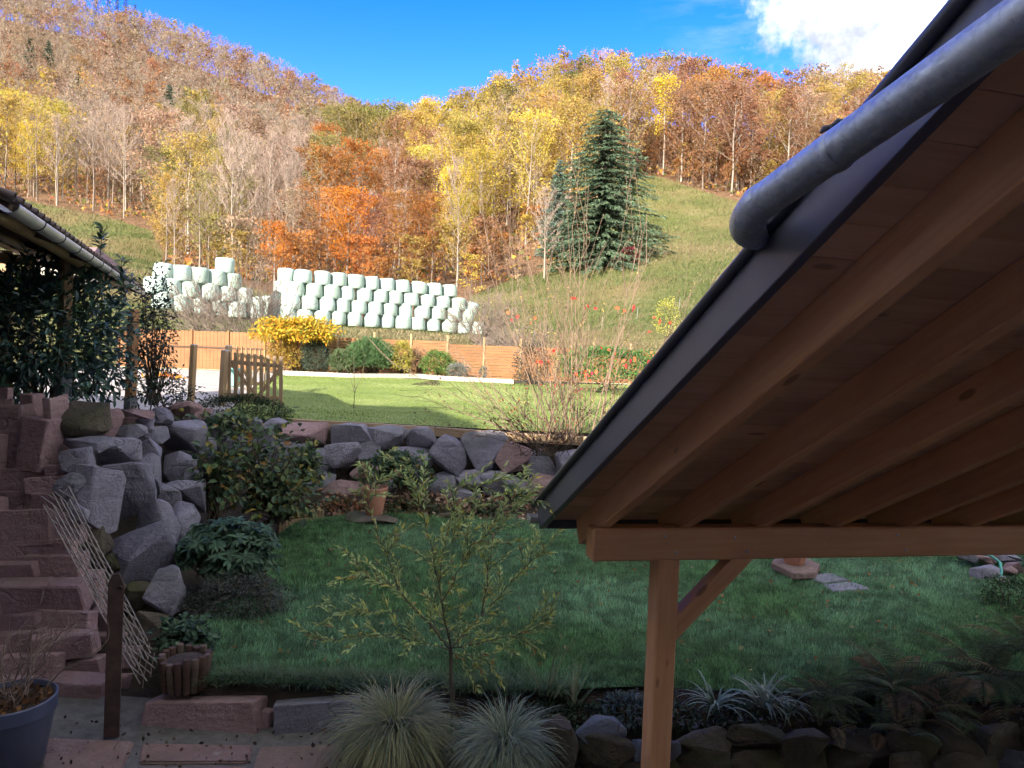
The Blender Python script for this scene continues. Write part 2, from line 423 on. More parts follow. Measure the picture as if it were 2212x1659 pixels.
# ---------------------------------------------------------------- the lie of the land
def near_z(x, y):
    x = np.asarray(x, float); y = np.asarray(y, float)
    xl = np.interp(y, [5, 6.5, 8.5, 10.5, 12.1], [-3.0, -3.5, -4.05, -4.2, -4.0])
    yb = np.interp(x, [-4, 0, 3, 8], [12.45, 12.35, 12.0, 11.7])
    dl = np.minimum(xl - x, y - 6.55); db = y - yb
    zl = np.interp(y, [5.7, 8, 12, 14], [2.0, 1.9, 1.45, 1.2]) * sstep(0, 1.0, dl / 1.25)
    zb = 1.2 * sstep(0.35, 1.0, db)
    z = np.maximum(zl, zb)
    z = np.where((y > 13.3), np.maximum(z, 1.12), z)
    # bed rising a little towards the foot of the back wall
    z = z + 0.16 * sstep(11.2, 12.2, y) * (y < 13) * (z < .4)
    # patio and the sunken yard under the carport
    front = sstep(5.70, 5.62, y) * (dl < 0.02)
    front = np.where(x < -2.62, sstep(6.40, 6.28, y) * (z < .3), front); z = z - front * .30
    pit = sstep(5.30, 5.12, y) * sstep(.45, .65, x)
    z = z - pit * .75
    z = np.where(y < 2.2, np.where(x < .55, -.30, -1.05), z)
    return z

_cp = []
for px, py, D in [(-300, 560, 60), (0, 600, 60), (350, 603, 70), (300, 560, 95), (250, 485, 130), (100, 445, 140), (-300, 430, 140),
                  (480, 598, 105), (650, 608, 100), (800, 608, 100), (1000, 615, 95), (1100, 628, 85), (1200, 580, 100), (1300, 578, 95),
                  (1390, 380, 150), (1550, 440, 130), (1500, 600, 75), (1700, 650, 50), (2212, 560, 75), (2000, 480, 130), (2600, 480, 120),
                  (270, 360, 210), (100, 310, 230), (-300, 250, 240), (450, 410, 190), (600, 430, 180), (700, 430, 170), (800, 420, 170),
                  (-300, -20, 400), (0, 45, 400), (300, 108, 385), (450, 158, 375), (600, 220, 365), (760, 305, 345), (840, 352, 330),
                  (900, 385, 200), (1000, 362, 205), (1150, 285, 215), (1300, 255, 215), (1450, 272, 215), (1600, 298, 215), (1850, 300, 220),
                  (2212, 320, 230), (2800, 260, 240), (1000, 480, 145), (1200, 450, 140), (1420, 362, 165), (1700, 410, 160),
                  (1300, 700, 52), (900, 690, 75), (560, 690, 52), (2100, 700, 42)]:
    _cp.append(at(px, py, D))
for x in range(-60, 61, 12):
    _cp.append(V(x, 31, 1.2)); _cp.append(V(x * 1.05, 35, 1.55))
for x, y, z in [(-20, 50, 3.95), (-16.2, 53, 3.65), (-9, 57.5, 3.5), (-3, 62, 3.35), (5, 56, 3.3), (-32, 45, 3.6), (14, 44, 3.4)]: _cp.append(V(x, y, z))
for px, D, z in [(-600, 620, 120), (-200, 640, 118), (300, 640, 95), (760, 640, 55), (1100, 600, 40), (1400, 600, 40), (1900, 600, 45), (2700, 600, 60), (1000, 300, 60), (1300, 310, 62), (1600, 310, 62), (2100, 330, 62)]:
    q = at(px, 700, D); _cp.append(V(q[0], D, z))
_cp = np.array(_cp)
def _tps(P, z):
    s = 100.0; Q = P / s; n = len(Q)
    d = np.linalg.norm(Q[:, None] - Q[None], axis=2); K = np.where(d > 0, d * d * np.log(d + 1e-12), 0) + np.eye(n) * 2e-3
    A = np.zeros((n + 3, n + 3)); A[:n, :n] = K; A[:n, n:] = np.c_[np.ones(n), Q]; A[n:, :n] = A[:n, n:].T
    w = np.linalg.solve(A, np.r_[z, 0, 0, 0])
    def f(X, Y):
        q = np.stack([np.ravel(X), np.ravel(Y)], 1) / s
        out = np.empty(len(q))
        for k in range(0, len(q), 20000):
            qq = q[k:k + 20000]; dd = np.linalg.norm(qq[:, None] - Q[None], axis=2)
            out[k:k + 20000] = np.where(dd > 0, dd * dd * np.log(dd + 1e-12), 0) @ w[:n] + np.c_[np.ones(len(qq)), qq] @ w[n:]
        return out.reshape(np.shape(X))
    return f
_hill = _tps(_cp[:, :2], _cp[:, 2])
def hill_z(x, y):
    x = np.asarray(x, float); y = np.asarray(y, float)
    z = _hill(x, y); P = np.stack([x, y], -1)
    z = z + (fbm(P, .06, 3) - .5) * np.clip((y - 60) * .03, 0, 2.5) + (fbm(P, .35, 5, 2) - .5) * .25 * sstep(31, 40, y)
    return np.where(y < 36, 1.2 + (z - 1.2) * sstep(30.9, 36, y), z)

def inpoly(px, py, poly):
    poly = np.asarray(poly, float); r = np.zeros(np.shape(px), bool); j = len(poly) - 1
    for i in range(len(poly)):
        (xi, yi), (xj, yj) = poly[i], poly[j]
        c = ((yi > py) != (yj > py)) & (px < (xj - xi) * (py - yi) / (yj - yi + 1e-12) + xi); r ^= c; j = i
    return r
# outlines of the two meadows on the ground (worked out once from their corners)
def _gpoly(pts):
    return np.array([at(px, py, D)[:2] for px, py, D in pts])
MEADOW_R = _gpoly([(960, 660, 70), (1040, 625, 88), (1130, 600, 95), (1215, 545, 108), (1300, 490, 120), (1372, 395, 150), (1392, 368, 154), (1425, 372, 153), (1470, 405, 145), (1590, 445, 132), (2000, 500, 130), (2700, 520, 118), (3300, 700, 40), (1900, 800, 26), (900, 760, 31)])
MEADOW_L = _gpoly([(-900, 440, 140), (0, 432, 146), (120, 446, 141), (260, 462, 138), (335, 478, 130), (352, 540, 104), (420, 584, 90), (520, 618, 82), (640, 640, 72), (640, 720, 45), (-900, 760, 35)])
def meadow(x, y):
    m_ = inpoly(x, y, MEADOW_R) | inpoly(x, y, MEADOW_L)
    return m_ | (y < 70)

def build_land():
    ys = np.concatenate([np.linspace(30.9, 36, 12)[:-1], np.geomspace(36, 640, 150)]); ts = np.linspace(-1.35, 1.45, 230)
    T, Yg = np.meshgrid(ts, ys); Xg = T * Yg; Z = hill_z(Xg, Yg)
    md = meadow(Xg, Yg).astype(float)
    for _ in range(2):
        p = np.pad(md, 1, mode='edge'); md = (p[1:-1, 1:-1] * 2 + p[:-2, 1:-1] + p[2:, 1:-1] + p[1:-1, :-2] + p[1:-1, 2:]) / 6
    v = np.stack([Xg, Yg, Z], -1).reshape(-1, 3); nx = len(ts); ny = len(ys)
    i = np.arange(ny - 1)[:, None] * nx; j = np.arange(nx - 1)[None, :]
    f = np.stack([i + j, i + j + 1, i + nx + j + 1, i + nx + j], -1).reshape(-1, 4)
    b = MB(); b.add(v, f, 0, np.repeat(md.reshape(-1, 1), 3, 1))
    t = NT('hillside_ground'); P = t.coord('World'); n1 = t.noise(P, .12, 6, .6); n2 = t.noise(P, 1.3, 7, .7); n3 = t.noise(P, .035, 4)
    gr = t.ramp(t.math('ADD', t.math('MULTIPLY', n1, .5), t.math('MULTIPLY', n2, .5)), [(.30, (.05, .07, .02)), (.5, (.12, .14, .042)), (.68, (.235, .20, .10))])
    gr = t.mix(t.mr(n3, .42, .62, 0, .6), gr, (.25, .17, .09))
    li = t.ramp(n2, [(.3, (.09, .055, .035)), (.55, (.22, .13, .075)), (.75, (.33, .21, .13))])
    mf = t.n('ShaderNodeSeparateColor'); t.link(t.attr(), mf.inputs[0])
    k = t.mr(t.math('ADD', mf.outputs[0], t.math('MULTIPLY', t.math('SUBTRACT', n1, .5), .9)), .38, .62)
    t.bump(n2, 1.0, .7); m_ = t.done(t.mix(k, li, gr), .95, spec=.1)
    tag(mk('hillside', b.mesh('hillside', m_, True)), kind='structure')
    # garden ground under and between everything near the house
    xs = np.linspace(-45, 45, 271); yy = np.concatenate([np.linspace(-14, 2, 9)[:-1], np.linspace(2, 15, 100)[:-1], np.linspace(15, 30.9, 40)])
    xs = np.unique(np.concatenate([np.linspace(-45, -8, 30), np.linspace(-8, 8, 130), np.linspace(8, 45, 30)]))
    v, f = grid(xs, yy, lambda X, Y: near_z(X, Y) - .02 + (fbm(np.stack([X, Y], -1), 1.5, 9, 3) - .5) * .05 * (Y < 13))
    b = MB(); b.add(v, f)
    t = NT('garden_soil'); P = t.coord('World'); n1 = t.noise(P, 3.0, 8, .7); n2 = t.noise(P, 26, 4, .7)
    c = t.ramp(n1, [(.3, (.020, .016, .012)), (.6, (.055, .042, .030)), (.8, (.10, .07, .045))]); t.bump(t.math('ADD', n1, n2), .9, .05)
    tag(mk('ground', b.mesh('ground', t.done(c, .95, spec=.1), True)), kind='structure')
build_land()

def lawn_mat(name, stops, scale, bump=.8, bd=.03):
    t = NT(name); P = t.coord('World'); n1 = t.noise(P, scale, 6, .65); n2 = t.noise(P, scale * 14, 5, .75); n3 = t.noise(P, .5, 3)
    c = t.ramp(t.math('ADD', t.math('MULTIPLY', n1, .45), t.math('MULTIPLY', n2, .55)), stops)
    c = t.mix(t.mr(n3, .45, .7, 0, .4), c, stops[-1][1]); t.bump(n2, bump, bd); return t.done(c, .9, spec=.15)
def poly_sheet(name, outline, zf, step, mat, kind='structure'):
    """a ground sheet clipped to an outline, following zf"""
    o = np.asarray(outline); x0, y0 = o.min(0); x1, y1 = o.max(0)
    bm = bmesh.new(); vs_ = [bm.verts.new((p[0], p[1], 0)) for p in o]; bm.faces.new(vs_)
    for k in range(1, int((x1 - x0) / step) + 1):
        bmesh.ops.bisect_plane(bm, geom=bm.verts[:] + bm.edges[:] + bm.faces[:], plane_co=(x0 + k * step, 0, 0), plane_no=(1, 0, 0))
    for k in range(1, int((y1 - y0) / step) + 1):
        bmesh.ops.bisect_plane(bm, geom=bm.verts[:] + bm.edges[:] + bm.faces[:], plane_co=(0, y0 + k * step, 0), plane_no=(0, 1, 0))
    for v in bm.verts: v.co.z = float(zf(v.co.x, v.co.y))
    bmesh.ops.recalc_face_normals(bm, faces=bm.faces[:])
    if sum(f.normal.z for f in bm.faces) < 0: bmesh.ops.reverse_faces(bm, faces=bm.faces[:])
    me = bpy.data.meshes.new(name); bm.to_mesh(me); bm.free(); me.materials.append(mat)
    for p in me.polygons: p.use_smooth = True
    return tag(mk(name, me), kind=kind)
LAWN_LOW = [(-2.62, 5.68), (.4, 5.70), (1.2, 5.85), (3.5, 5.75), (6.5, 5.9), (9, 6.2), (9, 10.3), (6, 10.6), (4.2, 11.0), (2.2, 11.0), (1.2, 11.2), (.1, 11.35), (-2.3, 11.35), (-3.1, 10.6), (-3.1, 9.2), (-2.95, 8.2), (-2.85, 7.0), (-2.85, 6.4)]
def low_z(x, y): return .02 + .05 * (vnoise(np.array([[x, y]]), .9, 4)[0] - .5)
def up_z(x, y): return 1.2 + .05 * (vnoise(np.array([[x, y]]), .35, 8)[0] - .5)
LAWN_UP = [(-5.3, 13.45), (.2, 13.2), (4, 13.0), (12, 12.6), (24, 13), (24, 29.0), (6, 29.3), (-1, 29.4), (-4, 29.0), (-7.0, 29.1), (-9.1, 28.9), (-7.6, 22), (-6.2, 17)]
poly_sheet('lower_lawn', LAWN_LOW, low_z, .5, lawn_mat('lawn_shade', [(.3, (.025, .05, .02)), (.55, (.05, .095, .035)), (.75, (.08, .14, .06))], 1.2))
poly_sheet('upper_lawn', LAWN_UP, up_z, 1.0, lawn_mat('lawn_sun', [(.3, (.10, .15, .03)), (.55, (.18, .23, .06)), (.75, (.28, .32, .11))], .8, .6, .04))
def gravel_mat():
    t = NT('gravel'); P = t.coord('World'); v = t.vor(P, 45, out='Color'); s = t.n('ShaderNodeSeparateColor'); t.link(v, s.inputs[0])
    d = t.vor(P, 45); n = t.noise(P, 1.2, 4)
    c = t.ramp(t.math('ADD', t.math('MULTIPLY', s.outputs[0], .6), t.math('MULTIPLY', n, .4)), [(.2, (.30, .27, .25)), (.8, (.62, .57, .52))])
    t.bump(d, 1.0, .03); return t.done(c, .9, spec=.15)
poly_sheet('gravel_drive', [(-5.36, 13.7), (-6.26, 17), (-7.66, 22), (-9.16, 28.9), (-9.3, 29.9), (-30, 29.9), (-30, 12), (-9, 12), (-7.2, 13)], lambda x, y: 1.215, 1.0, gravel_mat())
t_ = NT('patio_mortar'); P_ = t_.coord('World'); n_ = t_.noise(P_, 8, 7, .7); t_.bump(n_, .8, .02)
poly_sheet('patio', [(-6, 2.2), (.5, 2.2), (.5, 5.2), (.2, 5.7), (-6, 6.2)], lambda x, y: -.285, .5, t_.done(t_.ramp(n_, [(.3, (.045, .042, .036)), (.7, (.13, .12, .108))]), .9))

# ---------------------------------------------------------------- the house behind the viewpoint (it throws the shade over the garden)
render_m = simple('house_render', (.52, .47, .40), (.60, .55, .47), 2, .9, 0, .2)
tile_m = simple('roof_tiles', (.16, .06, .04), (.26, .10, .065), 5, .8, 0, .4)
glass_m = NT('window_glass').done((.02, .025, .03), .05, 0, .6)
def build_house():
    h = thing('house', (-8, -6, -.3), 'rendered two-storey house with hipped roof behind the viewpoint', 'house')
    b = MB(); b.add(boxv(-26.2, -7.0, -10.5, -.95, -1.2, 7.5), BOXF); b.add(boxv(-7.0, 12, -8, -.9, -1.2, 7.0), BOXF); mk('wall', b.mesh('wall', render_m), h)
    b = MB(); e = 7.5; r = 11.2
    v = [(-26.6, -10.9, e), (-6.8, -10.9, e), (-6.8, -.7, e), (-26.6, -.7, e), (-21.4, -5.7, r), (-11.8, -5.7, r)]
    b.add(v, [[0, 1, 5, 4], [2, 3, 4, 5]]); b.add(v, [[1, 2, 5], [3, 0, 4]]); b.add(v, [[0, 3, 2, 1]])
    v = np.array([(-6.79, -.7, 7.1), (12.3, -.7, 7.1), (12.3, -8.3, 8.5), (-6.79, -8.3, 8.5)]); v = np.concatenate([v - V(0, 0, .12), v])
    b.add(v, BOXF); mk('roof', b.mesh('roof', tile_m), h)
    for x in (-22, -18, -14, -10):
        for z in (1.2, 4.3):
            w = bar('window', V(x, -.93, z), V(x + 1.1, -.93, z), .06, 1.3, wood_pale, h); bar('pane', V(x + .08, -.885, z), V(x + 1.02, -.885, z), .03, 1.14, glass_m, w)
    for x in (-5, -2.4, 3, 6.5):
        for z in (4.9,):
            w = bar('window', V(x, -.88, z), V(x + 1.1, -.88, z), .06, 1.3, wood_pale, h); bar('pane', V(x + .08, -.835, z), V(x + 1.02, -.835, z), .03, 1.14, glass_m, w)
build_house()

# ---------------------------------------------------------------- carport
TH, PH = rad(13.5), rad(29.3)
A = V(-math.sin(TH), math.cos(TH), 0); B = unit(V(math.cos(TH), math.sin(TH), -.02)); ZU = V(0, 0, 1)
DN = A * math.cos(PH) - ZU * math.sin(PH); NR = unit(np.cross(B, DN))
def build_carport():
    c = thing('carport', (1.5, 4.9, -1.0), 'timber carport with exposed rafters and dark grey metal roof edge', 'carport')
    tip = at(1166, 1141, 5.2)                    # lowest corner of the barge board
    O = tip + NR * .06                           # underside of the deck at verge and eave
    R = lambda s, t, n: O + DN * s + B * t + NR * n
    LEN, WID = 6.9, 6.2
    s = 0.0; k = 0
    bw = .18
    while s > -LEN:
        bar('deck_board', R(s - bw / 2, .045, .011), R(s - bw / 2, WID, .011), bw - .002, .022, wood_deck, c, NR, .002)
        s -= bw
    bar('barge_board', R(.02, .0225, .03), R(-LEN, .0225, .03), .045, .18, fascia_m, c, NR, .004)
    bar('eave_board', R(.012, .05, .0), R(.012, WID, .0), .02, .12, fascia_m, c, NR, .003)
    b = MB(); v = np.array([R(.05, -.01, .124), R(.05, WID, .124), R(-LEN, WID, .124), R(-LEN, -.01, .124)]); v = np.concatenate([v, v + NR * .03]); b.add(v, BOXF)
    rf = mk('roof_sheet', b.mesh('roof_sheet', roofskin), c)
    v, f = tubev([R(.055, -.012, .125), R(-LEN * .5, -.012, .125), R(-LEN, -.012, .125)], .022, 8); b = MB(); b.add(v, f); mk('verge_roll', b.mesh('verge_roll', roofskin, True), rf)
    # half-round gutter at the eave, only its end shows
    pr = [(math.cos(a), -math.sin(a)) for a in np.linspace(0, math.pi, 9)]
    gv = []; g0 = R(.09, -.05, .06); g1 = R(.09, WID, .06)
    for p in (g0, g1):
        for (cx, cz) in pr: gv.append(p + A * cx * .055 + ZU * cz * .06)
    gf = [[i, i + 1, 9 + i + 1, 9 + i] for i in range(8)]
    b = MB(); b.add(gv, gf); b.add(gv[:9] + [g0], [[i, i + 1, 9] for i in range(8)]); mk('gutter', b.mesh('gutter', zinc_m, True), c)
    # beam and rafters: rafters sit on the beam, 59 cm apart
    P0 = at(1298, 1141, 4.8)                     # top front edge of the beam under the first rafter
    r1 = (P0 - O) @ B
    sb = lambda p: (p - O) @ DN
    for k in range(10):
        t = r1 + .04 + .592 * k
        bar('rafter', R(-.10 if k else .0, t, -.09), R(-LEN, t, -.09), .08, .18, wood_new, c, NR, .006)
    zt = P0[2]
    bl = lambda t, off=0., z=0.: P0 + B * (t) + A * off + ZU * z
    bar('beam', bl(-.05, .07, -.115), bl(WID - r1, .07, -.115), .14, .222, wood_new, c, ZU, .012)
    # post, brace
    pc = bl(.505, .08, 0)
    me = bevbox(2.4, .155, .155, .01); me.name = 'post'; me.materials.append(wood_new)
    mk('post', me, c, frame(V(pc[0], pc[1], zt - .227 - 2.4), V(pc[0], pc[1], zt - .227), A))
    bar('brace', bl(.55, .08, -.75), bl(1.15, .08, -.15), .10, .125, wood_new, c, np.cross(A, unit(B + ZU)), .005)
    for (t_, z_) in ((.46, -.06), (.55, -.17), (.98, -.07), (1.08, -.17), (2.3, -.06), (2.38, -.17)):
        q = bl(t_, -.001, z_); v, f = lathe([(.001, .006), (.008, .005), (.011, 0), (.011, -.002)], 10); bb = MB(); bb.add(v, f); mk('bolt', bb.mesh('bolt', steel_m, True), c, frame(q - B * .5, q + B * .5, -A))
    b = MB(); b.add(boxv(pc[0] - .2, pc[0] + .2, pc[1] - .2, pc[1] + .2, -1.25, zt - .227 - 2.39), BOXF); mk('footing', b.mesh('footing', stone_slab), c)
    for (t, s_) in ((5.4, -3.), (5.4, -6.2), (.4, -6.2)):     # further posts out of view
        q = R(s_, t, -.2); me = bevbox(1.0, .155, .155, .01); me.materials.append(wood_new)
        L_ = q[2] + 1.07; mk('post', me, c, frame(V(q[0], q[1], -1.07), V(q[0], q[1], q[2]), A) @ Matrix.Diagonal((L_, 1, 1, 1)))
    # rainwater pipe crossing in front of the verge and bending over onto the roof
    p = thing('rainwater_pipe', at(1900, 255, 2.0), 'galvanised rainwater pipe with elbow in front of the roof edge', 'pipe')
    a0 = at(2147, 86, 1.62); a1 = at(1655, 432, 2.30); d = unit(a1 - a0)
    e0 = at(1640, 440, 2.33); lend = at(1742, 498, 3.08)
    top = a0 - d * .9
    def lin(p_, q_, n): return [p_ + (q_ - p_) * i / (n - 1) for i in range(n)]
    b = MB(); v, f = tubev(lin(top, e0, 14), .0545, 28); b.add(v, f); mk('pipe_run', b.mesh('pipe_run', galv_m, True), p)
    corner = at(1576, 514, 2.46); pts = []
    for i in range(13):
        u_ = i / 12; pts.append((1 - u_) ** 2 * e0 + 2 * u_ * (1 - u_) * corner + u_ ** 2 * (corner + (lend - corner) * .45))
    pts += lin(pts[-1], lend, 4)[1:]
    b = MB(); v, f = tubev(pts, .0555, 28); b.add(v, f); mk('elbow', b.mesh('elbow', galv_m, True), p)
    j = at(1812, 297, 2.06)
    u_ = ((j - a0) @ d); cpt = a0 + d * u_
    b = MB(); v, f = tubev([cpt - d * .02, cpt - d * .012, cpt + d * .012, cpt + d * .02], [.055, .0578, .0578, .055], 28); b.add(v, f); mk('sleeve', b.mesh('sleeve', galv_m, True), p)
    b = MB(); v, f = tubev([e0 - d * .03, e0 - d * .026, e0 + d * .004], [.055, .0568, .0568], 28); b.add(v, f); mk('seam', b.mesh('seam', galv_m, True), p)
    # pipe clip with its wing bolt on top of the sleeve
    up = unit(ZU - d * (ZU @ d)); q = cpt + up * .066 - d * .005
    b = MB()
    v, f = tubev([q - up * .012, q + up * .012], .006, 8); b.add(v, f)
    sd = np.cross(up, d)
    for sg in (-1, 1):
        v, f = tubev([q + up * .008, q + up * .012 + d * sg * .02 + sd * sg * .006, q + up * .006 + d * sg * .034 + sd * sg * .01], [.006, .009, .003], 8); b.add(v, f)
    mk('clip', b.mesh('clip', roofskin, True), p)
build_carport()

# ---------------------------------------------------------------- rocks
def rock_mesh(size, seed, mat, n=15, bevel=.05, rough=.03, cuts=1, boxy=.55, corners=False):
    """angular boulder: hull of random points, edges broken, faces roughened"""
    rng = np.random.default_rng(seed); bm = bmesh.new()
    P = rng.uniform(-1, 1, (n, 3)); nn = np.abs(P) ** (1 / .5)
    P = P / (np.abs(P).max(1, keepdims=True) * boxy + np.linalg.norm(P, axis=1, keepdims=True) * (1 - boxy)) * rng.uniform(.86, 1.0, (n, 1))
    P = P / np.abs(P).max(0)
    if corners: P = np.array([(a, b_, c_) for a in (-1, 1) for b_ in (-1, 1) for c_ in (-1, 1)]) * rng.uniform(.80, 1.0, (8, 3)); P = np.concatenate([P, rng.uniform(-1, 1, (6, 3)) * np.array([1, .95, .95])])
    for p in P: bm.verts.new(p * .5)
    bmesh.ops.convex_hull(bm, input=bm.verts[:])
    for v in [v for v in bm.verts if not v.link_faces]: bm.verts.remove(v)
    bmesh.ops.dissolve_limit(bm, angle_limit=rad(14), verts=bm.verts[:], edges=bm.edges[:])
    bmesh.ops.scale(bm, vec=size, verts=bm.verts)
    m_ = min(size)
    bmesh.ops.bevel(bm, geom=bm.edges[:], offset=m_ * bevel, segments=1, affect='EDGES', profile=.6, clamp_overlap=True)
    bmesh.ops.triangulate(bm, faces=bm.faces[:])
    if cuts: bmesh.ops.subdivide_edges(bm, edges=bm.edges[:], cuts=cuts, use_grid_fill=True)
    bm.normal_update(); o = Vector(rng.uniform(-50, 50, 3))
    fr = 2.2 / max(m_, .1)
    for v in bm.verts:
        k = mnoise.noise(v.co * fr + o) * .7 + mnoise.noise(v.co * fr * 2.3 + o) * .35
        v.co += v.normal * k * rough * m_ * 2
    me = bpy.data.meshes.new('stone'); bm.to_mesh(me); bm.free(); me.materials.append(mat)
    for p in me.polygons: p.use_smooth = True
    me.set_sharp_from_angle(angle=rad(28)); return me
def put_rock(name, px, py, w, h, D, parent, mat, seed, depth=.8, **kw):
    """boulder that fills w x h units of the 2212-wide frame when standing D metres out"""
    rng = np.random.default_rng(seed + 900); s = D / F
    kw.setdefault('cuts', 1)
    me = rock_mesh((w * s * 1.2, max(w, h) * s * depth, h * s * 1.2), seed, mat, **kw); me.name = name
    p = at(px, py, D)
    Mw = Matrix.Translation(Vector(p)) @ Matrix.Rotation(ROLL * -1 + rng.uniform(-.06, .06), 4, 'Y') @ Matrix.Rotation(rng.uniform(-.25, .25), 4, 'Z') @ Matrix.Rotation(rng.uniform(-.22, .1), 4, 'X')
    return mk(name, me, parent, Mw)

def build_stonework():
    w = thing('stone_wall', (-4.2, 6.0, -.3), 'dry wall of pink sandstone slabs at the left edge behind the plant pot', 'stone wall')
    S = [(31, 953, 58, 148), (90, 961, 60, 106), (123, 922, 18, 122), (70, 889, 33, 72), (8, 852, 32, 28), (11, 875, 28, 24), (50, 1037, 112, 50), (122, 1020, 38, 33),
         (115, 1048, 92, 36), (36, 1085, 78, 47), (112, 1083, 70, 40), (54, 1141, 122, 72), (62, 1197, 130, 44), (144, 1185, 40, 38), (36, 1231, 80, 32), (122, 1226, 112, 58), (150, 1140, 60, 62),
         (84, 1287, 186, 62), (196, 1279, 46, 78), (42, 1343, 94, 38), (148, 1340, 114, 40), (225, 1345, 50, 50), (46, 1384, 96, 42), (140, 1392, 120, 56), (232, 1396, 70, 50), (274, 1427, 50, 62), (60, 1438, 124, 46), (170, 1444, 104, 46),
         (150, 1483, 170, 42), (250, 1483, 60, 44), (300, 1470, 74, 56), (40, 1484, 90, 46), (168, 1530, 150, 50), (60, 1528, 90, 46), (302, 1522, 88, 54), (250, 1540, 60, 44), (100, 1572, 130, 30), (200, 1574, 90, 26), (280, 1570, 70, 30),
         (178, 1100, 40, 46), (-40, 1000, 90, 120), (-40, 1120, 90, 90), (-40, 1230, 90, 90), (-40, 1340, 90, 90), (-40, 1450, 90, 90)]
    for k, (x, y, a, b) in enumerate(S):
        D = 5.72 + (1590 - y) / 720 * 1.75 + (.12 if k % 3 == 0 else 0) + max(0, x - 120) / 200 * .35
        put_rock('stone', x, y, a, b, D, w, stone_pink, 100 + k, depth=.55 if a < b * 1.5 else .4, n=34, bevel=.05, rough=.018, boxy=1.0, corners=True, cuts=2)
    L = [(176, 905, 94, 88, 1), (238, 919, 36, 66, 2), (280, 936, 58, 34, 0), (314, 919, 36, 26, 0), (269, 908, 44, 20, 2), (300, 894, 58, 22, 2), (330, 942, 58, 38, 0), (392, 942, 98, 58, 0),
         (182, 964, 97, 38, 0), (252, 975, 84, 60, 0), (332, 990, 80, 80, 0), (171, 1001, 80, 62, 0), (398, 1012, 76, 66, 0), (311, 1032, 86, 94, 0), (207, 1076, 88, 134, 0), (274, 1068, 84, 120, 0),
         (398, 1078, 78, 74, 0), (345, 1146, 82, 128, 0), (292, 1190, 126, 128, 0), (392, 1130, 56, 80, 0), (358, 1280, 74, 100, 0), (202, 1170, 60, 80, 1), (248, 1215, 54, 46, 1), (171, 1110, 34, 40, 0),
         (459, 903, 38, 32, 0), (512, 922, 38, 26, 0), (434, 894, 42, 30, 2), (402, 883, 52, 30, 2), (540, 918, 42, 32, 0), (360, 1075, 50, 60, 0), (430, 965, 60, 50, 0), (480, 950, 60, 46, 0), (340, 900, 60, 34, 0),
         (370, 1210, 60, 70, 0), (300, 1290, 70, 60, 1), (560, 940, 60, 40, 0), (520, 965, 70, 44, 0), (330, 1340, 60, 50, 1), (240, 1270, 60, 60, 1), (420, 1040, 50, 60, 0), (150, 1050, 60, 50, 0)]
    w = thing('boulder_bank', (-3.8, 8.2, .2), 'steep bank of large angular grey boulders left of the lower lawn', 'boulder wall')
    for k, (x, y, a, b, m_) in enumerate(L):
        D = 6.55 + (1290 - y) / 390 * (1.2 + 2.2 * float(sstep(170, 430, x))) + (x - 250) / 250 * 1.0 + (.3 if m_ == 1 and k else 0)
        put_rock('boulder', x, y, a, b, D, w, (stone_grey, stone_moss, stone_pink)[m_], 300 + k, depth=.85, n=13, bevel=.045, rough=.03, boxy=.45, cuts=2)
    L = [(662, 939, 94, 54), (756, 941, 92, 46), (832, 943, 70, 48), (910, 949, 66, 46), (966, 987, 80, 86), (1042, 975, 98, 76), (1112, 989, 84, 60), (650, 1001, 74, 78), (742, 983, 76, 50), (798, 975, 48, 40), (700, 997, 54, 54),
         (882, 991, 92, 50), (738, 1063, 86, 46), (826, 1060, 84, 44), (958, 1047, 82, 40), (1018, 1035, 62, 36), (1098, 1043, 106, 48), (1002, 1070, 84, 36), (626, 1065, 74, 54), (594, 925, 54, 38), (600, 970, 60, 56), (690, 1040, 60, 46),
         (900, 1035, 60, 44), (1180, 1000, 80, 60), (1170, 1050, 80, 50), (1250, 1010, 90, 70), (1260, 1070, 80, 50), (560, 1010, 60, 60), (570, 1070, 60, 50), (870, 940, 30, 26), (790, 1020, 60, 40), (1330, 1030, 90, 80), (1420, 1040, 90, 80), (1520, 1040, 100, 90)]
    w = thing('boulder_wall', (-.8, 12.6, .1), 'low retaining wall of grey boulders between the two lawns', 'boulder wall')
    for k, (x, y, a, b) in enumerate(L):
        put_rock('boulder', x, y, a, b, 12.25 + (1085 - y) / 150 * .6, w, stone_grey if k % 6 else stone_pink, 500 + k, depth=.8, n=14, bevel=.05, rough=.03, boxy=.6, cuts=2)
    # stones edging the bed below the back wall
    w = thing('bed_edging', (-1, 11.4, 0), 'row of small flat stones between the lower lawn and the bed', 'stone edging')
    for k, x in enumerate(range(700, 1250, 38)):
        put_rock('stone', x + (k * 13) % 9, 1121 + (k * 7) % 8, 44, 20 + (k * 5) % 9, 11.45, w, stone_moss if k % 3 else stone_grey, 600 + k, n=12, cuts=0)
    # steps / kerb blocks at the patio
    for k, (x, y, a, b, d, lab) in enumerate([(446, 1549, 236, 84, .26, 'long pink sandstone kerb block between patio and lower lawn'), (573, 1560, 38, 58, .2, 'small square sandstone block at the end of the long kerb block'), (692, 1549, 168, 72, .24, 'grey stone kerb block behind the left tussock of grass')]):
        o = put_rock('kerb_block', x, y, a, b, 5.62, None, stone_pink if k < 2 else stone_grey, 640 + k, depth=.34 if a > 100 else .8, n=40, bevel=.05, rough=.014, boxy=1.0, corners=True, cuts=2)
        o.rotation_mode = 'XYZ'; tag(o, lab, 'kerb block', 'kerb blocks along the patio')
    # paving slabs of the patio
    pat = bpy.data.objects['patio']
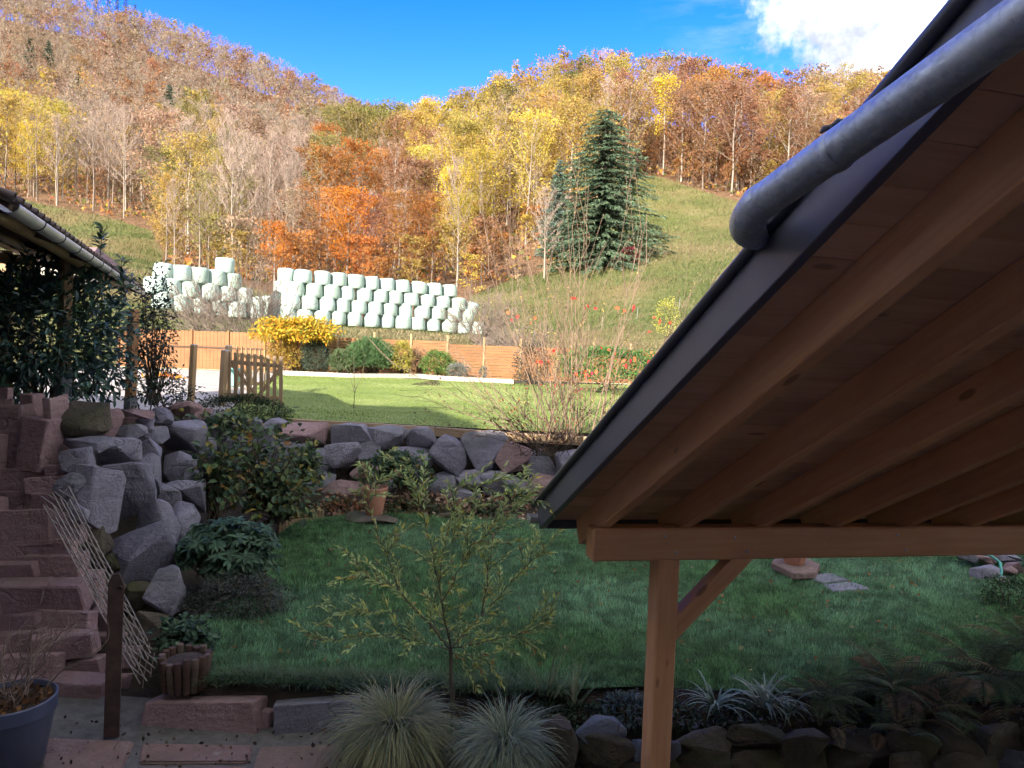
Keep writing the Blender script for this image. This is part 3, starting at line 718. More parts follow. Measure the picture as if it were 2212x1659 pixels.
    def slab(pts, z=-.262, t=.05, seed=0):
        rng = np.random.default_rng(seed); P = np.array([atz(x, y, z)[:2] for x, y in pts]); c = P.mean(0)
        bm = bmesh.new(); vs_ = [bm.verts.new((p[0], p[1], z)) for p in P]; f = bm.faces.new(vs_)
        r = bmesh.ops.extrude_face_region(bm, geom=[f]); bmesh.ops.translate(bm, vec=(0, 0, -t), verts=[v for v in r['geom'] if isinstance(v, bmesh.types.BMVert)])
        bmesh.ops.recalc_face_normals(bm, faces=bm.faces[:])
        bmesh.ops.bevel(bm, geom=bm.edges[:], offset=.012, segments=2, affect='EDGES')
        me = bpy.data.meshes.new('paving_slab'); bm.to_mesh(me); bm.free(); me.materials.append(stone_slab)
        bmesh_c = Vector((c[0], c[1], z)); me.transform(Matrix.Translation(-bmesh_c)); mk('paving_slab', me, pat, Matrix.Translation(bmesh_c))
    slab([(105, 1592), (290, 1600), (262, 1662), (240, 1730), (40, 1730), (62, 1650)], seed=1)
    slab([(306, 1604), (548, 1608), (538, 1642), (530, 1645), (300, 1646)], seed=2)
    slab([(290, 1656), (535, 1654), (520, 1740), (255, 1740)], seed=3)
    slab([(562, 1612), (735, 1606), (760, 1670), (770, 1740), (534, 1740), (545, 1660)], seed=4)
    slab([(780, 1640), (1000, 1640), (1010, 1740), (790, 1740)], seed=5)
    slab([(1020, 1640), (1180, 1640), (1200, 1740), (1030, 1740)], seed=6)
    # stones round the bed at the right front
    R = [(1296, 1590, 100, 72, 5.25, 3, 'dark bluish slate boulder lying on the bed edge right of the grass tussocks'), (1206, 1612, 74, 110, 5.1, 1, 'mossy sandstone block standing right of the pale grass tussock')]
    for k, (x, y, a, b, D, m_, lab) in enumerate(R):
        tag(put_rock('boulder', x, y, a, b, D, None, (stone_grey, stone_moss, stone_pink, stone_slate)[m_], 660 + k, n=13 if k == 0 else 30, boxy=.4 if k == 0 else .9, cuts=2, rough=.03), lab, 'boulder')
    w = thing('bed_wall', (2.2, 5.1, -.9), 'low mossy rubble wall holding the bed behind the carport post', 'stone wall')
    rng = np.random.default_rng(5); x = 1235
    for row, yb in enumerate((1604, 1650, 1698, 1750)):
        x = 1250 + row * 14
        while x < 2280:
            a = rng.uniform(70, 130); b = rng.uniform(44, 60)
            put_rock('stone', x + a / 2, yb + rng.uniform(-5, 5) + (18 if x < 1450 and row == 0 else 0), a * 1.05, b * 1.15, 5.18 - row * .03 + rng.uniform(-.03, .05), w, stone_moss if rng.random() < .95 else stone_slate, 700 + row * 40 + int(x) % 37, n=16, boxy=.75, depth=.5, cuts=1)
            x += a
    # slab with pot, stepping stones and rubble seen under the beam
    def flat(name, pts, z, t, mat, lab, cat, parent=None):
        P = np.array([atz(x, y, z) for x, y in pts]); b = MB(); n = len(P); c = P.mean(0)
        bm = bmesh.new(); f = bm.faces.new([bm.verts.new(p - c) for p in P]); r = bmesh.ops.extrude_face_region(bm, geom=[f])
        bmesh.ops.translate(bm, vec=(0, 0, -t), verts=[v for v in r['geom'] if isinstance(v, bmesh.types.BMVert)]); bmesh.ops.recalc_face_normals(bm, faces=bm.faces[:])
        bmesh.ops.bevel(bm, geom=bm.edges[:], offset=.012, segments=1, affect='EDGES')
        me = bpy.data.meshes.new(name); bm.to_mesh(me); bm.free(); me.materials.append(mat)
        return tag(mk(name, me, parent, Matrix.Translation(Vector(c))), lab, cat)
    flat('stone_slab', [(1666, 1214), (1680, 1198), (1720, 1194), (1772, 1218), (1762, 1236), (1716, 1238)], .14, .085, stone_slab, 'flat sandstone slab under the terracotta pot beyond the carport post', 'stone slab')
    flat('stepping_stone', [(1742, 1244), (1790, 1236), (1836, 1252), (1776, 1258)], .06, .08, stone_grey, 'grey gravelly stepping stone next to the sandstone slab on the lawn', 'stepping stone')
    flat('stepping_stone', [(1778, 1262), (1838, 1255), (1880, 1270), (1800, 1276)], .055, .08, stone_grey, 'grey gravelly stepping stone nearer to the ferns on the lawn', 'stepping stone')
    w = thing('rubble_heap', (5.6, 9.2, 0), 'heap of loose grey rubble stones at the right edge of the lower lawn', 'stone heap')
    for k in range(34):
        x = rng.uniform(2062, 2300); y = rng.uniform(1150, 1275); a = rng.uniform(26, 56)
        if y > 1212 + (x - 2062) * .6: continue
        put_rock('stone', x, y, a, a * rng.uniform(.45, .7), 9.6 - (y - 1200) * .011, w, stone_grey if k % 3 else stone_pink, 900 + k, n=12, cuts=0)
build_stonework()

# ---------------------------------------------------------------- pots
def pot_profile(r0, r1, h, rim=.03, rimh=.05, wall=.012):
    return [(0.001, 0), (r0 * .95, 0), (r0, .008), (r1 - rim * .5, h - rimh - .006), (r1 - rim * .45, h - rimh), (r1, h - rimh + .004), (r1 + .002, h - .006), (r1 - .004, h), (r1 - wall, h), (r1 - wall - .004, h - .01), (r1 - wall - .012, h - .06), (.001, h - .055)]
def pot(name, loc, r0, r1, h, mat, lab, rim=.02, rimh=.04, cat='plant pot'):
    t = thing(name, loc, lab, cat); Mw = W[t.name]
    pr = pot_profile(r0, r1, h, rim, rimh); v, f = lathe(pr[:-1], 40); b = MB(); b.add(v, f); mk('pot_body', b.mesh('pot_body', mat, True, 40), t, Mw)
    rng = np.random.default_rng(3); n = 12; rr = np.linspace(0.001, r1 - .016, n); v, f = lathe([(r, h - .05 + rng.uniform(-.006, .006)) for r in rr], 30)
    v[:, 2] += (vnoise(v, 30, 2) - .5) * .03; b = MB(); b.add(v, f[:, ::-1]); mk('soil', b.mesh('soil', soil_m, True), t, Mw)
    return t
POT1 = at(24, 1530, 4.88); POT1[2] = -.262
pot('plant_pot', POT1, .19, .275, .50, plastic_pot, 'dark blue-grey plastic pot with a bare shrub at the bottom left corner', .03, .10)
POT2 = at(808, 1110, 10.9); POT2[2] -= .0
pot('plant_pot', POT2, .125, .20, .41, terracotta, 'tall terracotta pot with a small shrub in front of the boulder wall', .012, .03)
tag(put_rock('pot_stone', 806, 1119, 110, 20, 10.9, None, stone_moss, 650, n=16), 'flat mossy stone under the tall terracotta pot', 'stone')
POT3 = atz(1715, 1216, .14)
pot('plant_pot', POT3, .12, .17, .24, terracotta, 'short terracotta pot on the sandstone slab beyond the carport post', .015, .04)

# ---------------------------------------------------------------- rusty stake, trellis, log planter, hose
def build_smalls():
    p0 = atz(241, 1592, -.27); p1 = at(252, 1238, p0[1] + .03)
    s = thing('garden_stake', p0, 'dark rusty flat stake standing on the patio in front of the stone wall', 'stake')
    x = V(.96, .28, 0); y = V(-.28, .96, 0); z = unit(p1 - p0); Ls = np.linalg.norm(p1 - p0); b = MB(); w, t = .052, .012
    pr = [(-w, 0), (w, 0), (w, Ls - .09), (w * .35, Ls), (-w * .5, Ls - .01), (-w, Ls - .07)]
    v = [p0 + x * a + z * h - y * t for a, h in pr] + [p0 + x * a + z * h + y * t for a, h in pr]
    b.add(v, [[0, 1, 2, 5], [2, 3, 4, 5], [7, 6, 11, 8], [8, 11, 10, 9]]); b.add(v, [[i, 6 + i, 6 + (i + 1) % 6, (i + 1) % 6] for i in range(6)])
    mk('blade', b.mesh('blade', rust_m), s)
    b = MB(); v, f = tubev([p0 + z * (Ls - .1) + x * .03 - y * .013, p0 + z * (Ls - .1) + x * .03 - y * .03], .012, 8); b.add(v, f); mk('hook', b.mesh('hook', rust_m), s)
    # expanding willow trellis leaning on the boulders
    c = [at(88, 1075, 6.35), at(150, 1050, 6.5), at(345, 1430, 5.95), at(310, 1490, 5.78)]
    q = lambda u, v: (c[0] * (1 - u) + c[1] * u) * (1 - v) + (c[3] * (1 - u) + c[2] * u) * v
    tr = thing('willow_trellis', c[3], 'expanding lattice trellis of peeled sticks leaning on the boulder bank', 'trellis')
    stick = simple('peeled_stick', (.17, .145, .13), (.28, .245, .225), 20, .7)
    stick2 = simple('dark_stick', (.10, .07, .05), (.2, .15, .12), 20, .8)
    rng = np.random.default_rng(8)
    def rod(u0, v0, u1, v1, m_, off, r=.0055):
        pts = [q(u0 + (u1 - u0) * s_ + rng.normal(0, .012), v0 + (v1 - v0) * s_) + V(0, -off, off * .5) + rng.normal(0, .003, 3) for s_ in np.linspace(0, 1, 5)]
        v, f = tubev(pts, np.linspace(r, r * .8, 5), 5); b = MB(); b.add(v, f); mk('stick', b.mesh('stick', m_, True), tr)
    for k in range(17):
        v0 = -.25 + k * .075; u0 = 0.0
        a0, a1 = max(v0, 0), min(v0 + .36, 1); 
        if a1 - a0 < .1: continue
        rod((a0 - v0) / .36, a0, (a1 - v0) / .36, a1, stick, .015)
    for k in range(24):
        v0 = k * .05 - .06; a0, a1 = max(v0 - .09, 0), min(v0, 1)
        if a1 - a0 < .03: continue
        rod((v0 - a1) / .09, a1, (v0 - a0) / .09, a0, stick2, .002, .0045)
    for u in (0.0, .14, .28, .42, .56, .7, .85, 1.0): rod(u, rng.uniform(0, .12), min(1, u + .02), rng.uniform(.85, 1), stick, .024)
    # planter ring of upright logs
    c0 = atz(400, 1468, .0); pl = thing('log_planter', c0, 'round planter of short upright logs at the foot of the boulder bank', 'planter')
    for k in range(17):
        a = k / 17 * 2 * math.pi; p = c0 + V(math.cos(a) * .145, math.sin(a) * .145, -.05); tp = c0 + V(math.cos(a) * .175, math.sin(a) * .175, .21 + rng.uniform(-.02, .03))
        v, f = tubev([p, p * .3 + tp * .7, tp - V(0, 0, .006), tp, tp], [.029, .029, .029, .024, .001], 9); b = MB(); b.add(v, f); mk('log', b.mesh('log', wood_old if k % 3 else wood_stump, True, 40), pl)
    v, f = lathe([(.15, .16), (.1, .18), (.001, .19)], 16); b = MB(); b.add(v + c0, f); mk('soil', b.mesh('soil', soil_m, True), pl)
    # roll of little palisade logs round the bed corner
    pr = thing('palisade_edging', atz(650, 1138, 0), 'curved edging of tiny upright logs at the far left corner of the lower lawn', 'edging')
    for k in range(15):
        u = k / 14; p = atz(604 + 92 * u, 1150 - 26 * u - 10 * math.sin(u * 3), .0); v, f = tubev([p - V(0, 0, .05), p + V(0, 0, .15 + rng.uniform(-.01, .02)), p + V(0, 0, .155)], [.024, .024, .004], 7); b = MB(); b.add(v, f); mk('log', b.mesh('log', wood_gate, True, 40), pr)
    # hose
    hose = simple('hose_green', (.05, .26, .22), (.07, .34, .28), 5, .4); pts = [at(2118, 1196, 9.3), at(2140, 1200, 9.25), at(2160, 1215, 9.2), at(2164, 1235, 9.1), at(2154, 1258, 9.0)]
    P = np.array(pts); u = np.linspace(0, 4, 30); P = np.stack([np.interp(u, range(5), P[:, k]) for k in range(3)], 1); v, f = tubev(P, .017, 10); b = MB(); b.add(v, f)
    tag(mk('garden_hose', b.mesh('garden_hose', hose, True)), 'teal green garden hose draped over the rubble heap', 'hose')
build_smalls()

# ---------------------------------------------------------------- posts, gate, fence
def build_fence():
    def post(name, px, pb, pt, D, w, mat, lab, shoe=None, Dt=None):
        p0 = at(px[0], pb, D); p1 = at(px[1], pt, D); p1[1] = p0[1]
        t = thing(name, p0, lab, 'post'); m_ = bar('timber', p0 - V(0, 0, .05), p1, w, w, mat, t, (.35, .94, 0), .006)
        if shoe:
            d = unit(p1 - p0); mm = bar('metal_shoe', p0 - d * .1, p0 + d * shoe, w + .012, w + .012, steel_m, t, (.35, .94, 0), .004)
        else: 
            d = unit(p1 - p0); bar('post_cap', p1 + d * .001, p1 + d * .02, w * .94, w * .94, zinc_m, t, (.35, .94, 0), .004)
        return t
    post('timber_post', (281, 289), 884, 668, 11.0, .118, wood_new, 'brown timber post in a metal shoe on top of the boulder bank', .18)
    post('timber_post', (136, 142), 857, 562, 8.55, .115, wood_pale, 'pale timber post in a tall metal shoe behind the laurel', .35)
    post('timber_post', (411, 419), 886, 746, 14.2, .10, wood_pale, 'short capped fence post standing left of the picket gate')
    post('gate_post', (479, 486), 872, 758, 14.6, .11, wood_gate, 'capped gate post carrying the near picket gate')
    post('gate_post', (489, 494), 862, 748, 16.4, .11, wood_gate, 'gate post half hidden behind the near gate post')
    # near gate leaf, opened towards the lawn
    g = thing('picket_gate', at(540, 872, 14.8), 'brown picket gate leaf standing open in the shade', 'gate')
    xs = [500, 514, 532, 549, 566, 582, 600 - 2, 588 + 22 - 12, 604]
    def leaf(g, x0, x1, yt0, yt1, yb0, yb1, D0, D1, n, mat, w=.075):
        P = lambda u, v: at(x0 + (x1 - x0) * u, (yt0 + (yt1 - yt0) * u) * (1 - v) + (yb0 + (yb1 - yb0) * u) * v, D0 + (D1 - D0) * u)
        fd = unit(np.cross(P(1, .5) - P(0, .5), ZU))
        for k in range(n):
            u = k / (n - 1); a = P(u, 1); b_ = P(u, 0) ; b_[0] = a[0] + (b_[0] - a[0]) * 1.0
            bar('picket', a, b_ + V(0, 0, .0), w, .022, mat, g, fd, .004)
        for v in (.2, .86):
            a, b_ = P(-.02, v) - fd * .03, P(1.02, v) - fd * .03; bar('rail', a, b_, .03, .08, mat, g, ZU, .004)
        a, b_ = P(.04, .25) - fd * .03, P(.5, .84) - fd * .03; bar('brace', a, b_, .028, .07, mat, g, np.cross(fd, unit(b_ - a)), .004)
        a, b_ = P(.97, .25) - fd * .03, P(.55, .84) - fd * .03; bar('brace', a, b_, .028, .07, mat, g, np.cross(fd, unit(b_ - a)), .004)
    leaf(g, 495, 607, 760, 770, 868, 876, 14.7, 14.5, 9, wood_gate)
    g2 = thing('picket_gate', at(560, 850, 18), 'sunlit picket gate leaf seen through the near gate', 'gate')
    leaf(g2, 513, 572, 748, 757, 842, 840, 17.6, 19.5, 7, wood_pale)
    wt = tag(bar('water_tank', at(505, 835, 20), at(505, 795, 20), .35, .3, simple('tank_green', (.12, .30, .26), (.16, .36, .3), 3, .4), None, (1, 0, 0), .03), 'small green tank standing behind the gate', 'tank')
    # garden fence along the far end of the upper lawn
    fc = thing('garden_fence', (-8, 30.4, 1.2), 'orange-brown slatted timber fence along the far end of the upper lawn', 'fence')
    yF = 30.4; x = -16.2; k = 0; rng = np.random.default_rng(2)
    while x < 6:
        w = 1.5; plain = x < -8.9; top = 2.78 if plain else 2.66 - .01 * (x + 9)
        b = MB(); c = V(x + w / 2, yF, 1.2)
        if plain:
            n = 10
            for i in range(n):
                u0 = -w / 2 + i * w / n; b.add(boxv(u0 + .004, u0 + w / n - .004, -.012 + rng.uniform(-.003, .003), .012, .02, top - 1.2), BOXF)
        else:
            z = .03
            while z < top - 1.2:
                h = .115; b.add(boxv(-w / 2 + .05, w / 2 - .05, -.012 + rng.uniform(-.012, .008), .014, z, z + h - .018) + V(0, 0, rng.uniform(-.003, .003)), BOXF); z += h
        tag(mk('panel', b.mesh('panel', fence_wood), fc, Matrix.Translation(Vector(c))), kind='stuff')
        ph = top + (.05 if plain else .36)
        bar('post', V(x, yF - .03, 1.15), V(x, yF - .03, ph), .085, .085, wood_pale if not plain else fence_wood, fc, (0, 1, 0), .006)
        if plain: bar('rail', V(x + .04, yF - .035, 2.12), V(x + w - .04, yF - .035, 2.12), .03, .06, wood_dark, fc)
        x += w; k += 1
    bar('prop', V(at(985, 765, 30)[0], 30.2, 2.0), V(at(1003, 825, 29.6)[0], 29.7, 1.2), .07, .05, wood_pale, fc)
    # pale edging stones between lawn and shrub bed
    e = thing('lawn_edging', (-4, 29.2, 1.2), 'thin pale line of concrete edging pieces along the far edge of the upper lawn', 'edging')
    edm = simple('concrete_edge', (.38, .34, .28), (.48, .44, .37), 9, .85)
    pts = np.array([atz(x, y, 1.22)[:2] for x, y in [(604, 808), (700, 812), (760, 815), (830, 815), (905, 815), (960, 820), (1040, 824), (1110, 828)]])
    seg = np.r_[0, np.cumsum(np.linalg.norm(np.diff(pts, axis=0), axis=1))]; n = int(seg[-1] / .2); me = bevbox(.19, .07, .2, .01); me.materials.append(edm)
    for i in range(n):
        s0 = (i + .5) * seg[-1] / n; p = V(np.interp(s0, seg, pts[:, 0]), np.interp(s0, seg, pts[:, 1]), 1.26); p2 = V(np.interp(s0 + .05, seg, pts[:, 0]), np.interp(s0 + .05, seg, pts[:, 1]), 1.26)
        mk('edging_piece', me, e, frame(p, p + unit(p2 - p) * .01))
    # bed soil strip
    poly_sheet('shrub_bed', np.concatenate([pts + V(0, .05), [(4, 30.3), (-10, 30.3)]]), lambda x, y: 1.225, 1.0, soil_m)
    # timber sleeper along the near edge of the upper lawn
    sl = thing('lawn_sleepers', at(900, 930, 13.3), 'long low timber sleepers edging the upper lawn above the boulder wall', 'edging')
    P = [at(632, 914, 13.42), at(760, 921, 13.32), at(940, 932, 13.2), at(1130, 946, 13.05), at(1330, 956, 12.95)]
    for a, b_ in zip(P[:-1], P[1:]): bar('sleeper', a, b_ - unit(b_ - a) * .01, .1, .16, wood_gate, sl)
    # wire fence posts on the slope right of the bales
    wf = thing('wire_fence', at(1030, 640, 72), 'row of thin grey fence pales on the slope right of the bales', 'fence')
    pale = simple('grey_pale', (.17, .155, .145), (.24, .22, .2), 3, .8)
    for i in range(13):
        x = 1000 + i * 7.5; q = at(x, 640, 78 - i * .9); z = float(hill_z(q[0], q[1])); bar('pale', V(q[0], q[1], z - .1), V(q[0], q[1], z + 1.15 + .12 * math.sin(i * 5)), .05, .05, pale, wf, (0, 1, 0), 0)
    for i, (x, D) in enumerate([(1075, 55), (1110, 56), (1155, 57), (1235, 58), (1300, 58), (1375, 58), (1465, 57)]):
        q = at(x, 700, D); z = float(hill_z(q[0], q[1])); o = bar('field_post', V(q[0], q[1], z - .1), V(q[0] + .05, q[1], z + .95), .05, .05, pale, None, (0, 1, 0), 0.005)
        tag(o, 'thin weathered field post at the foot of the right meadow, ' + ('first', 'second', 'third', 'fourth', 'fifth', 'sixth', 'seventh')[i] + ' from the bales', 'post', 'field posts at the foot of the meadow')
build_fence()

# ---------------------------------------------------------------- open barn at the left
def build_barn():
    e = unit(V(-.386, .92, 0)); out = V(.92, .386, 0); zE = 3.5; E1 = at(308, 628, 14.7); E1[2] = zE
    Lb = 11.2; E0 = E1 - e * Lb; up = rad(18); inn = -out * math.cos(up) + ZU * math.sin(up); nrm = out * math.sin(up) + ZU * math.cos(up)
    t = thing('open_barn', (E0 + E1) / 2 - out * 3 - V(0, 0, 2.0), 'open timber shelter with tiled roof and pale gutter at the left edge', 'shelter')
    R = lambda u, i, n: E0 + e * u + inn * i + nrm * n
    b = MB(); v = np.array([R(0, 0, .0), R(0, 3.6, .0), R(Lb, 3.6, .0), R(Lb, 0, .0)]); b.add(np.concatenate([v, v + nrm * .025]), BOXF); mk('roof_boarding', b.mesh('roof_boarding', wood_dark), t)
    tb = MB(); nt = int(Lb / .22)
    for k in range(nt):
        for r in range(3):
            u = k * .22; pv, pf = tubev([R(u + .11, -.05 + r * .3, .036), R(u + .11, .26 + r * .3, .032)], [.03, .03], 8); tb.add(pv, pf)
    v = np.array([R(0, -.04, .026), R(0, 3.6, .026), R(Lb, 3.6, .026), R(Lb, -.04, .026)]); tb.add(np.concatenate([v, v + nrm * .02]), BOXF)
    tag(mk('roof_tiles', tb.mesh('roof_tiles', simple('weathered_tiles', (.07, .05, .045), (.13, .095, .085), 6, .9), True), t), kind='stuff')
    # gutter in lengths with brackets
    pr = [(math.cos(a), -math.sin(a)) for a in np.linspace(0, math.pi, 9)]; n = 14
    for k in range(n):
        g0, g1 = R(Lb * k / n, -.055, -.01) - V(0, 0, .01), R(Lb * (k + 1) / n - .006, -.055, -.01) - V(0, 0, .01); gv = []
        for p in (g0, g1):
            for rr in (.058, .053):
                for (cx, cz) in pr: gv.append(p + out * cx * rr + ZU * cz * rr)
        gf = [[i, i + 1, 18 + i + 1, 18 + i] for i in range(8)] + [[9 + i + 1, 9 + i, 27 + i, 27 + i + 1] for i in range(8)] + [[0, 18, 27, 9], [8, 17, 35, 26]]
        bb = MB(); bb.add(gv, gf); gl = mk('gutter_length', bb.mesh('gutter_length', zinc_m, True), t)
        bb = MB(); q = g1 - e * .02; v, f = tubev([q + out * cx * .061 + ZU * cz * .061 for cx, cz in pr], .005, 5); bb.add(v, f); mk('bracket', bb.mesh('bracket', roofskin), gl)
    for i, z_ in ((.22, -.06), (1.0, -.07), (1.9, -.07), (3.0, -.07)):
        p0, p1 = R(-.1, i, z_), R(Lb + .1, i, z_); v, f = tubev([p0 + (p1 - p0) * s + np.random.default_rng(int(i * 10) + k).normal(0, .01, 3) for k, s in enumerate(np.linspace(0, 1, 9))], .055, 10); bb = MB(); bb.add(v, f)
        mk('purlin', bb.mesh('purlin', wood_log, True), t)
    for k in range(7):
        u = .3 + k * (Lb - .6) / 6; bar('rafter', R(u, -.01, -.035), R(u, 3.55, -.035), .08, .07, wood_dark, t, nrm)
        q = R(u, 1.9, -.14); bar('post', V(q[0], q[1], 1.1), q, .13, .13, wood_gate, t, (.3, .95, 0))
    for k in range(3): bar('tie_beam', R(2 + k * 4, .9, -.2), R(2 + k * 4, .9, -.2) - out * 3.4, .1, .12, wood_pale, t)
    # back wall of boards and stored timber inside
    w0 = R(0, 3.3, 0); w1 = R(Lb, 3.3, 0)
    for k in range(14):
        z = 1.15 + k * .22; bar('wall_board', V(w0[0], w0[1], z), V(w1[0], w1[1], z), .03, .21, wood_dark, t)
    for k in range(5):
        a = R(2.5 + k * 1.8, 2.6, 0); a[2] = 1.5 + (k % 3) * .3
        bar('stored_plank', a, a + e * 1.9, .4, .25 + .2 * (k % 2), wood_gate, t)
    # roof of a distant farm building up the slope
    h = thing('farm_building', at(195, 560, 62), 'distant farm building with dull purple-brown roof behind the barn gutter', 'building')
    p = at(165, 530, 62); z0 = p[2] - 4.0; bb = MB(); bb.add(boxv(p[0] - 2.6, p[0] + 1.8, 60, 66, z0 - 1.5, z0 + 2.2), BOXF); mk('wall', bb.mesh('wall', render_m), h)
    bb = MB(); v = [(p[0] - 3, 59.6, z0 + 2.2), (p[0] + 2.2, 59.6, z0 + 2.2), (p[0] + 2.2, 66.4, z0 + 2.2), (p[0] - 3, 66.4, z0 + 2.2), (p[0] - 3, 63, z0 + 4.0), (p[0] + 1.2, 63, z0 + 4.0)]
    bb.add(v, [[0, 1, 5, 4], [2, 3, 4, 5], [0, 3, 2, 1]]); bb.add(v, [[1, 2, 5], [3, 0, 4]]); mk('roof', bb.mesh('roof', simple('old_roof', (.16, .10, .10), (.24, .16, .16), 3, .8)), h)
build_barn()

# ---------------------------------------------------------------- wrapped bales
def build_bales():
    meshes = []
    for s in range(5):
        rng = np.random.default_rng(40 + s); H, Rb = 1.06, .635
        prof = [(.001, 0), (Rb * .9, 0), (Rb * .97, .04), (Rb * 1.0, .2), (Rb * 1.02, .5), (Rb * .99, .8), (Rb * .95, .95), (Rb * .88, 1.02), (Rb * .72, 1.055), (Rb * .4, 1.06), (.001, 1.062)]
        v, f = lathe(prof, 28); o = rng.uniform(0, 50, 3)
        k = (vnoise(v + o, 1.6, s) - .5) * .16 + (vnoise(v + o, 5, s + 1) - .5) * .05; rr = np.linalg.norm(v[:, :2], axis=1, keepdims=True)
        v[:, :2] *= 1 + k[:, None]; v[:, 2] += (vnoise(v + o, 2.2, s + 2) - .5) * .05 * (v[:, 2] > .9) ; v[:, 0] *= rng.uniform(.97, 1.03)
        b = MB(); b.add(v, f); meshes.append(b.mesh('bale', bale_m, True))
    ordn = ['first', 'second', 'third', 'fourth', 'fifth', 'sixth', 'seventh', 'eighth', 'ninth', 'tenth', 'eleventh', 'twelfth', 'thirteenth']
    rng = np.random.default_rng(77); n = [0]
    def bale(p, lab, tilt=.03, group='wrapped bales'):
        o = mk('bale', meshes[rng.integers(5)], None, Matrix.Translation(Vector(p)) @ Matrix.Rotation(rng.uniform(-tilt, tilt), 4, 'Y') @ Matrix.Rotation(rng.uniform(-tilt, tilt), 4, 'X') @ Matrix.Rotation(rng.uniform(0, 6.28), 4, 'Z') @ Matrix.Diagonal((rng.uniform(.93, 1.05),) * 2 + (rng.uniform(.92, 1.0), 1)))
        tag(o, lab, 'bale', group); return o
    # right stack: zoom columns give the place along the stack
    A0 = V(-16.2, 53, 3.66); A1 = V(-2.9, 62, 3.36); zx0, zx1 = 85, 2075
    def along(zx):
        px = 601.7 + .208 * zx; # where the stack's line meets this bearing
        s = np.linspace(-.1, 1.1, 400); Q = A0 + (A1 - A0) * s[:, None]; x, _ = proj(Q); return A0 + (A1 - A0) * np.interp(px, x, s)
    rows = [[85, 258, 440, 610, 780, 955, 1120, 1280, 1435, 1595, 1760, 1910, 2070], [125, 312, 490, 655, 825, 990, 1150, 1315, 1483, 1648, 1805, 1955], [175, 360, 540, 710, 888, 1050, 1208, 1372, 1543, 1705, 1865, 2005], [255, 455, 632, 800, 970, 1135, 1295, 1460, 1630, 1785]]
    rn = ['bottom', 'second', 'third', 'top']
    bk = unit(V(-(A1 - A0)[1], (A1 - A0)[0], 0))
    for r, row in enumerate(rows):
        for k, zx in enumerate(row):
            if r == 2 and k == 11: continue
            q = along(zx) + V(0, 0, .955 * r) + bk * (.10 * r + rng.uniform(-.08, .08))
            bale(q, f'pale wrapped bale, {ordn[k]} from left in {rn[r]} row of right stack', .05 if r < 3 else .09)
    q = along(2000) + V(0, 0, .955 * 2 - .25) + bk * .4; bale(q, 'pale wrapped bale slumped at the upper right end of the right stack', .3)
    for r, zx, lab in ((0, 30, 'bottom'), (1, 60, 'second'), (2, 100, 'third'), (3, 130, 'top')):
        bale(along(zx) + bk * 1.35 + V(0, 0, .955 * r), f'pale wrapped bale set back at left end of {lab} row, right stack')
    # left stack
    C0 = at(318.5 + .16 * 1460, 690, 50.5); C0[2] = 3.72; C1 = at(318.5 + .16 * -60, 690, 45.5); C1[2] = 4.15; bk = unit(V((C1 - C0)[1], -(C1 - C0)[0], 0)); bk = bk if bk[1] > 0 else -bk
    def al(zx):
        px = 318.5 + .16 * zx; s = np.linspace(-.2, 1.2, 400); Q = C0 + (C1 - C0) * s[:, None]; x, _ = proj(Q); o = np.argsort(x); return C0 + (C1 - C0) * np.interp(px, x[o], s[o])
    rows = [[1460, 1195, 945, 695, 445, 195], [1290, 1060, 815, 570, 320, 110], [1155, 930, 690, 455, 225], [1060]]
    for r, row in enumerate(rows):
        for k, zx in enumerate(row):
            bale(al(zx) + V(0, 0, .94 * r) + bk * (.1 * r + rng.uniform(-.1, .1)), f'pale wrapped bale, {ordn[k]} from right in {rn[r]} row of left stack' if r < 3 else 'single pale wrapped bale on the very top of the left stack', .06)
    for zx, r, d, lab in ((1230, 2, 1.4, 'shaded pale bale behind the upper right end of the left stack'), (1360, 1, 1.4, 'shaded pale bale behind the right end of the second row of the left stack')):
        bale(al(zx) + V(0, 0, .98 * r) + bk * d, lab)
    for x, D, z, lab in ((581, 57.5, 3.7, 'half shaded pale bale in the gap between the two stacks, upper one'), (560, 58.2, 3.7, 'fully shaded pale bale in the gap between the two stacks'), (590, 57, 2.75, 'low shaded pale bale on the ground between the two stacks')):
        q = at(x, 690, D); q[2] = z if z > 3 else 3.6
        bale(q + V(0, 0, .95 if z > 3 else 0), lab)
        if z > 3: bale(q, 'pale bale underneath the half shaded bale between the stacks' if x > 570 else 'pale bale underneath the fully shaded bale between the stacks')
build_bales()

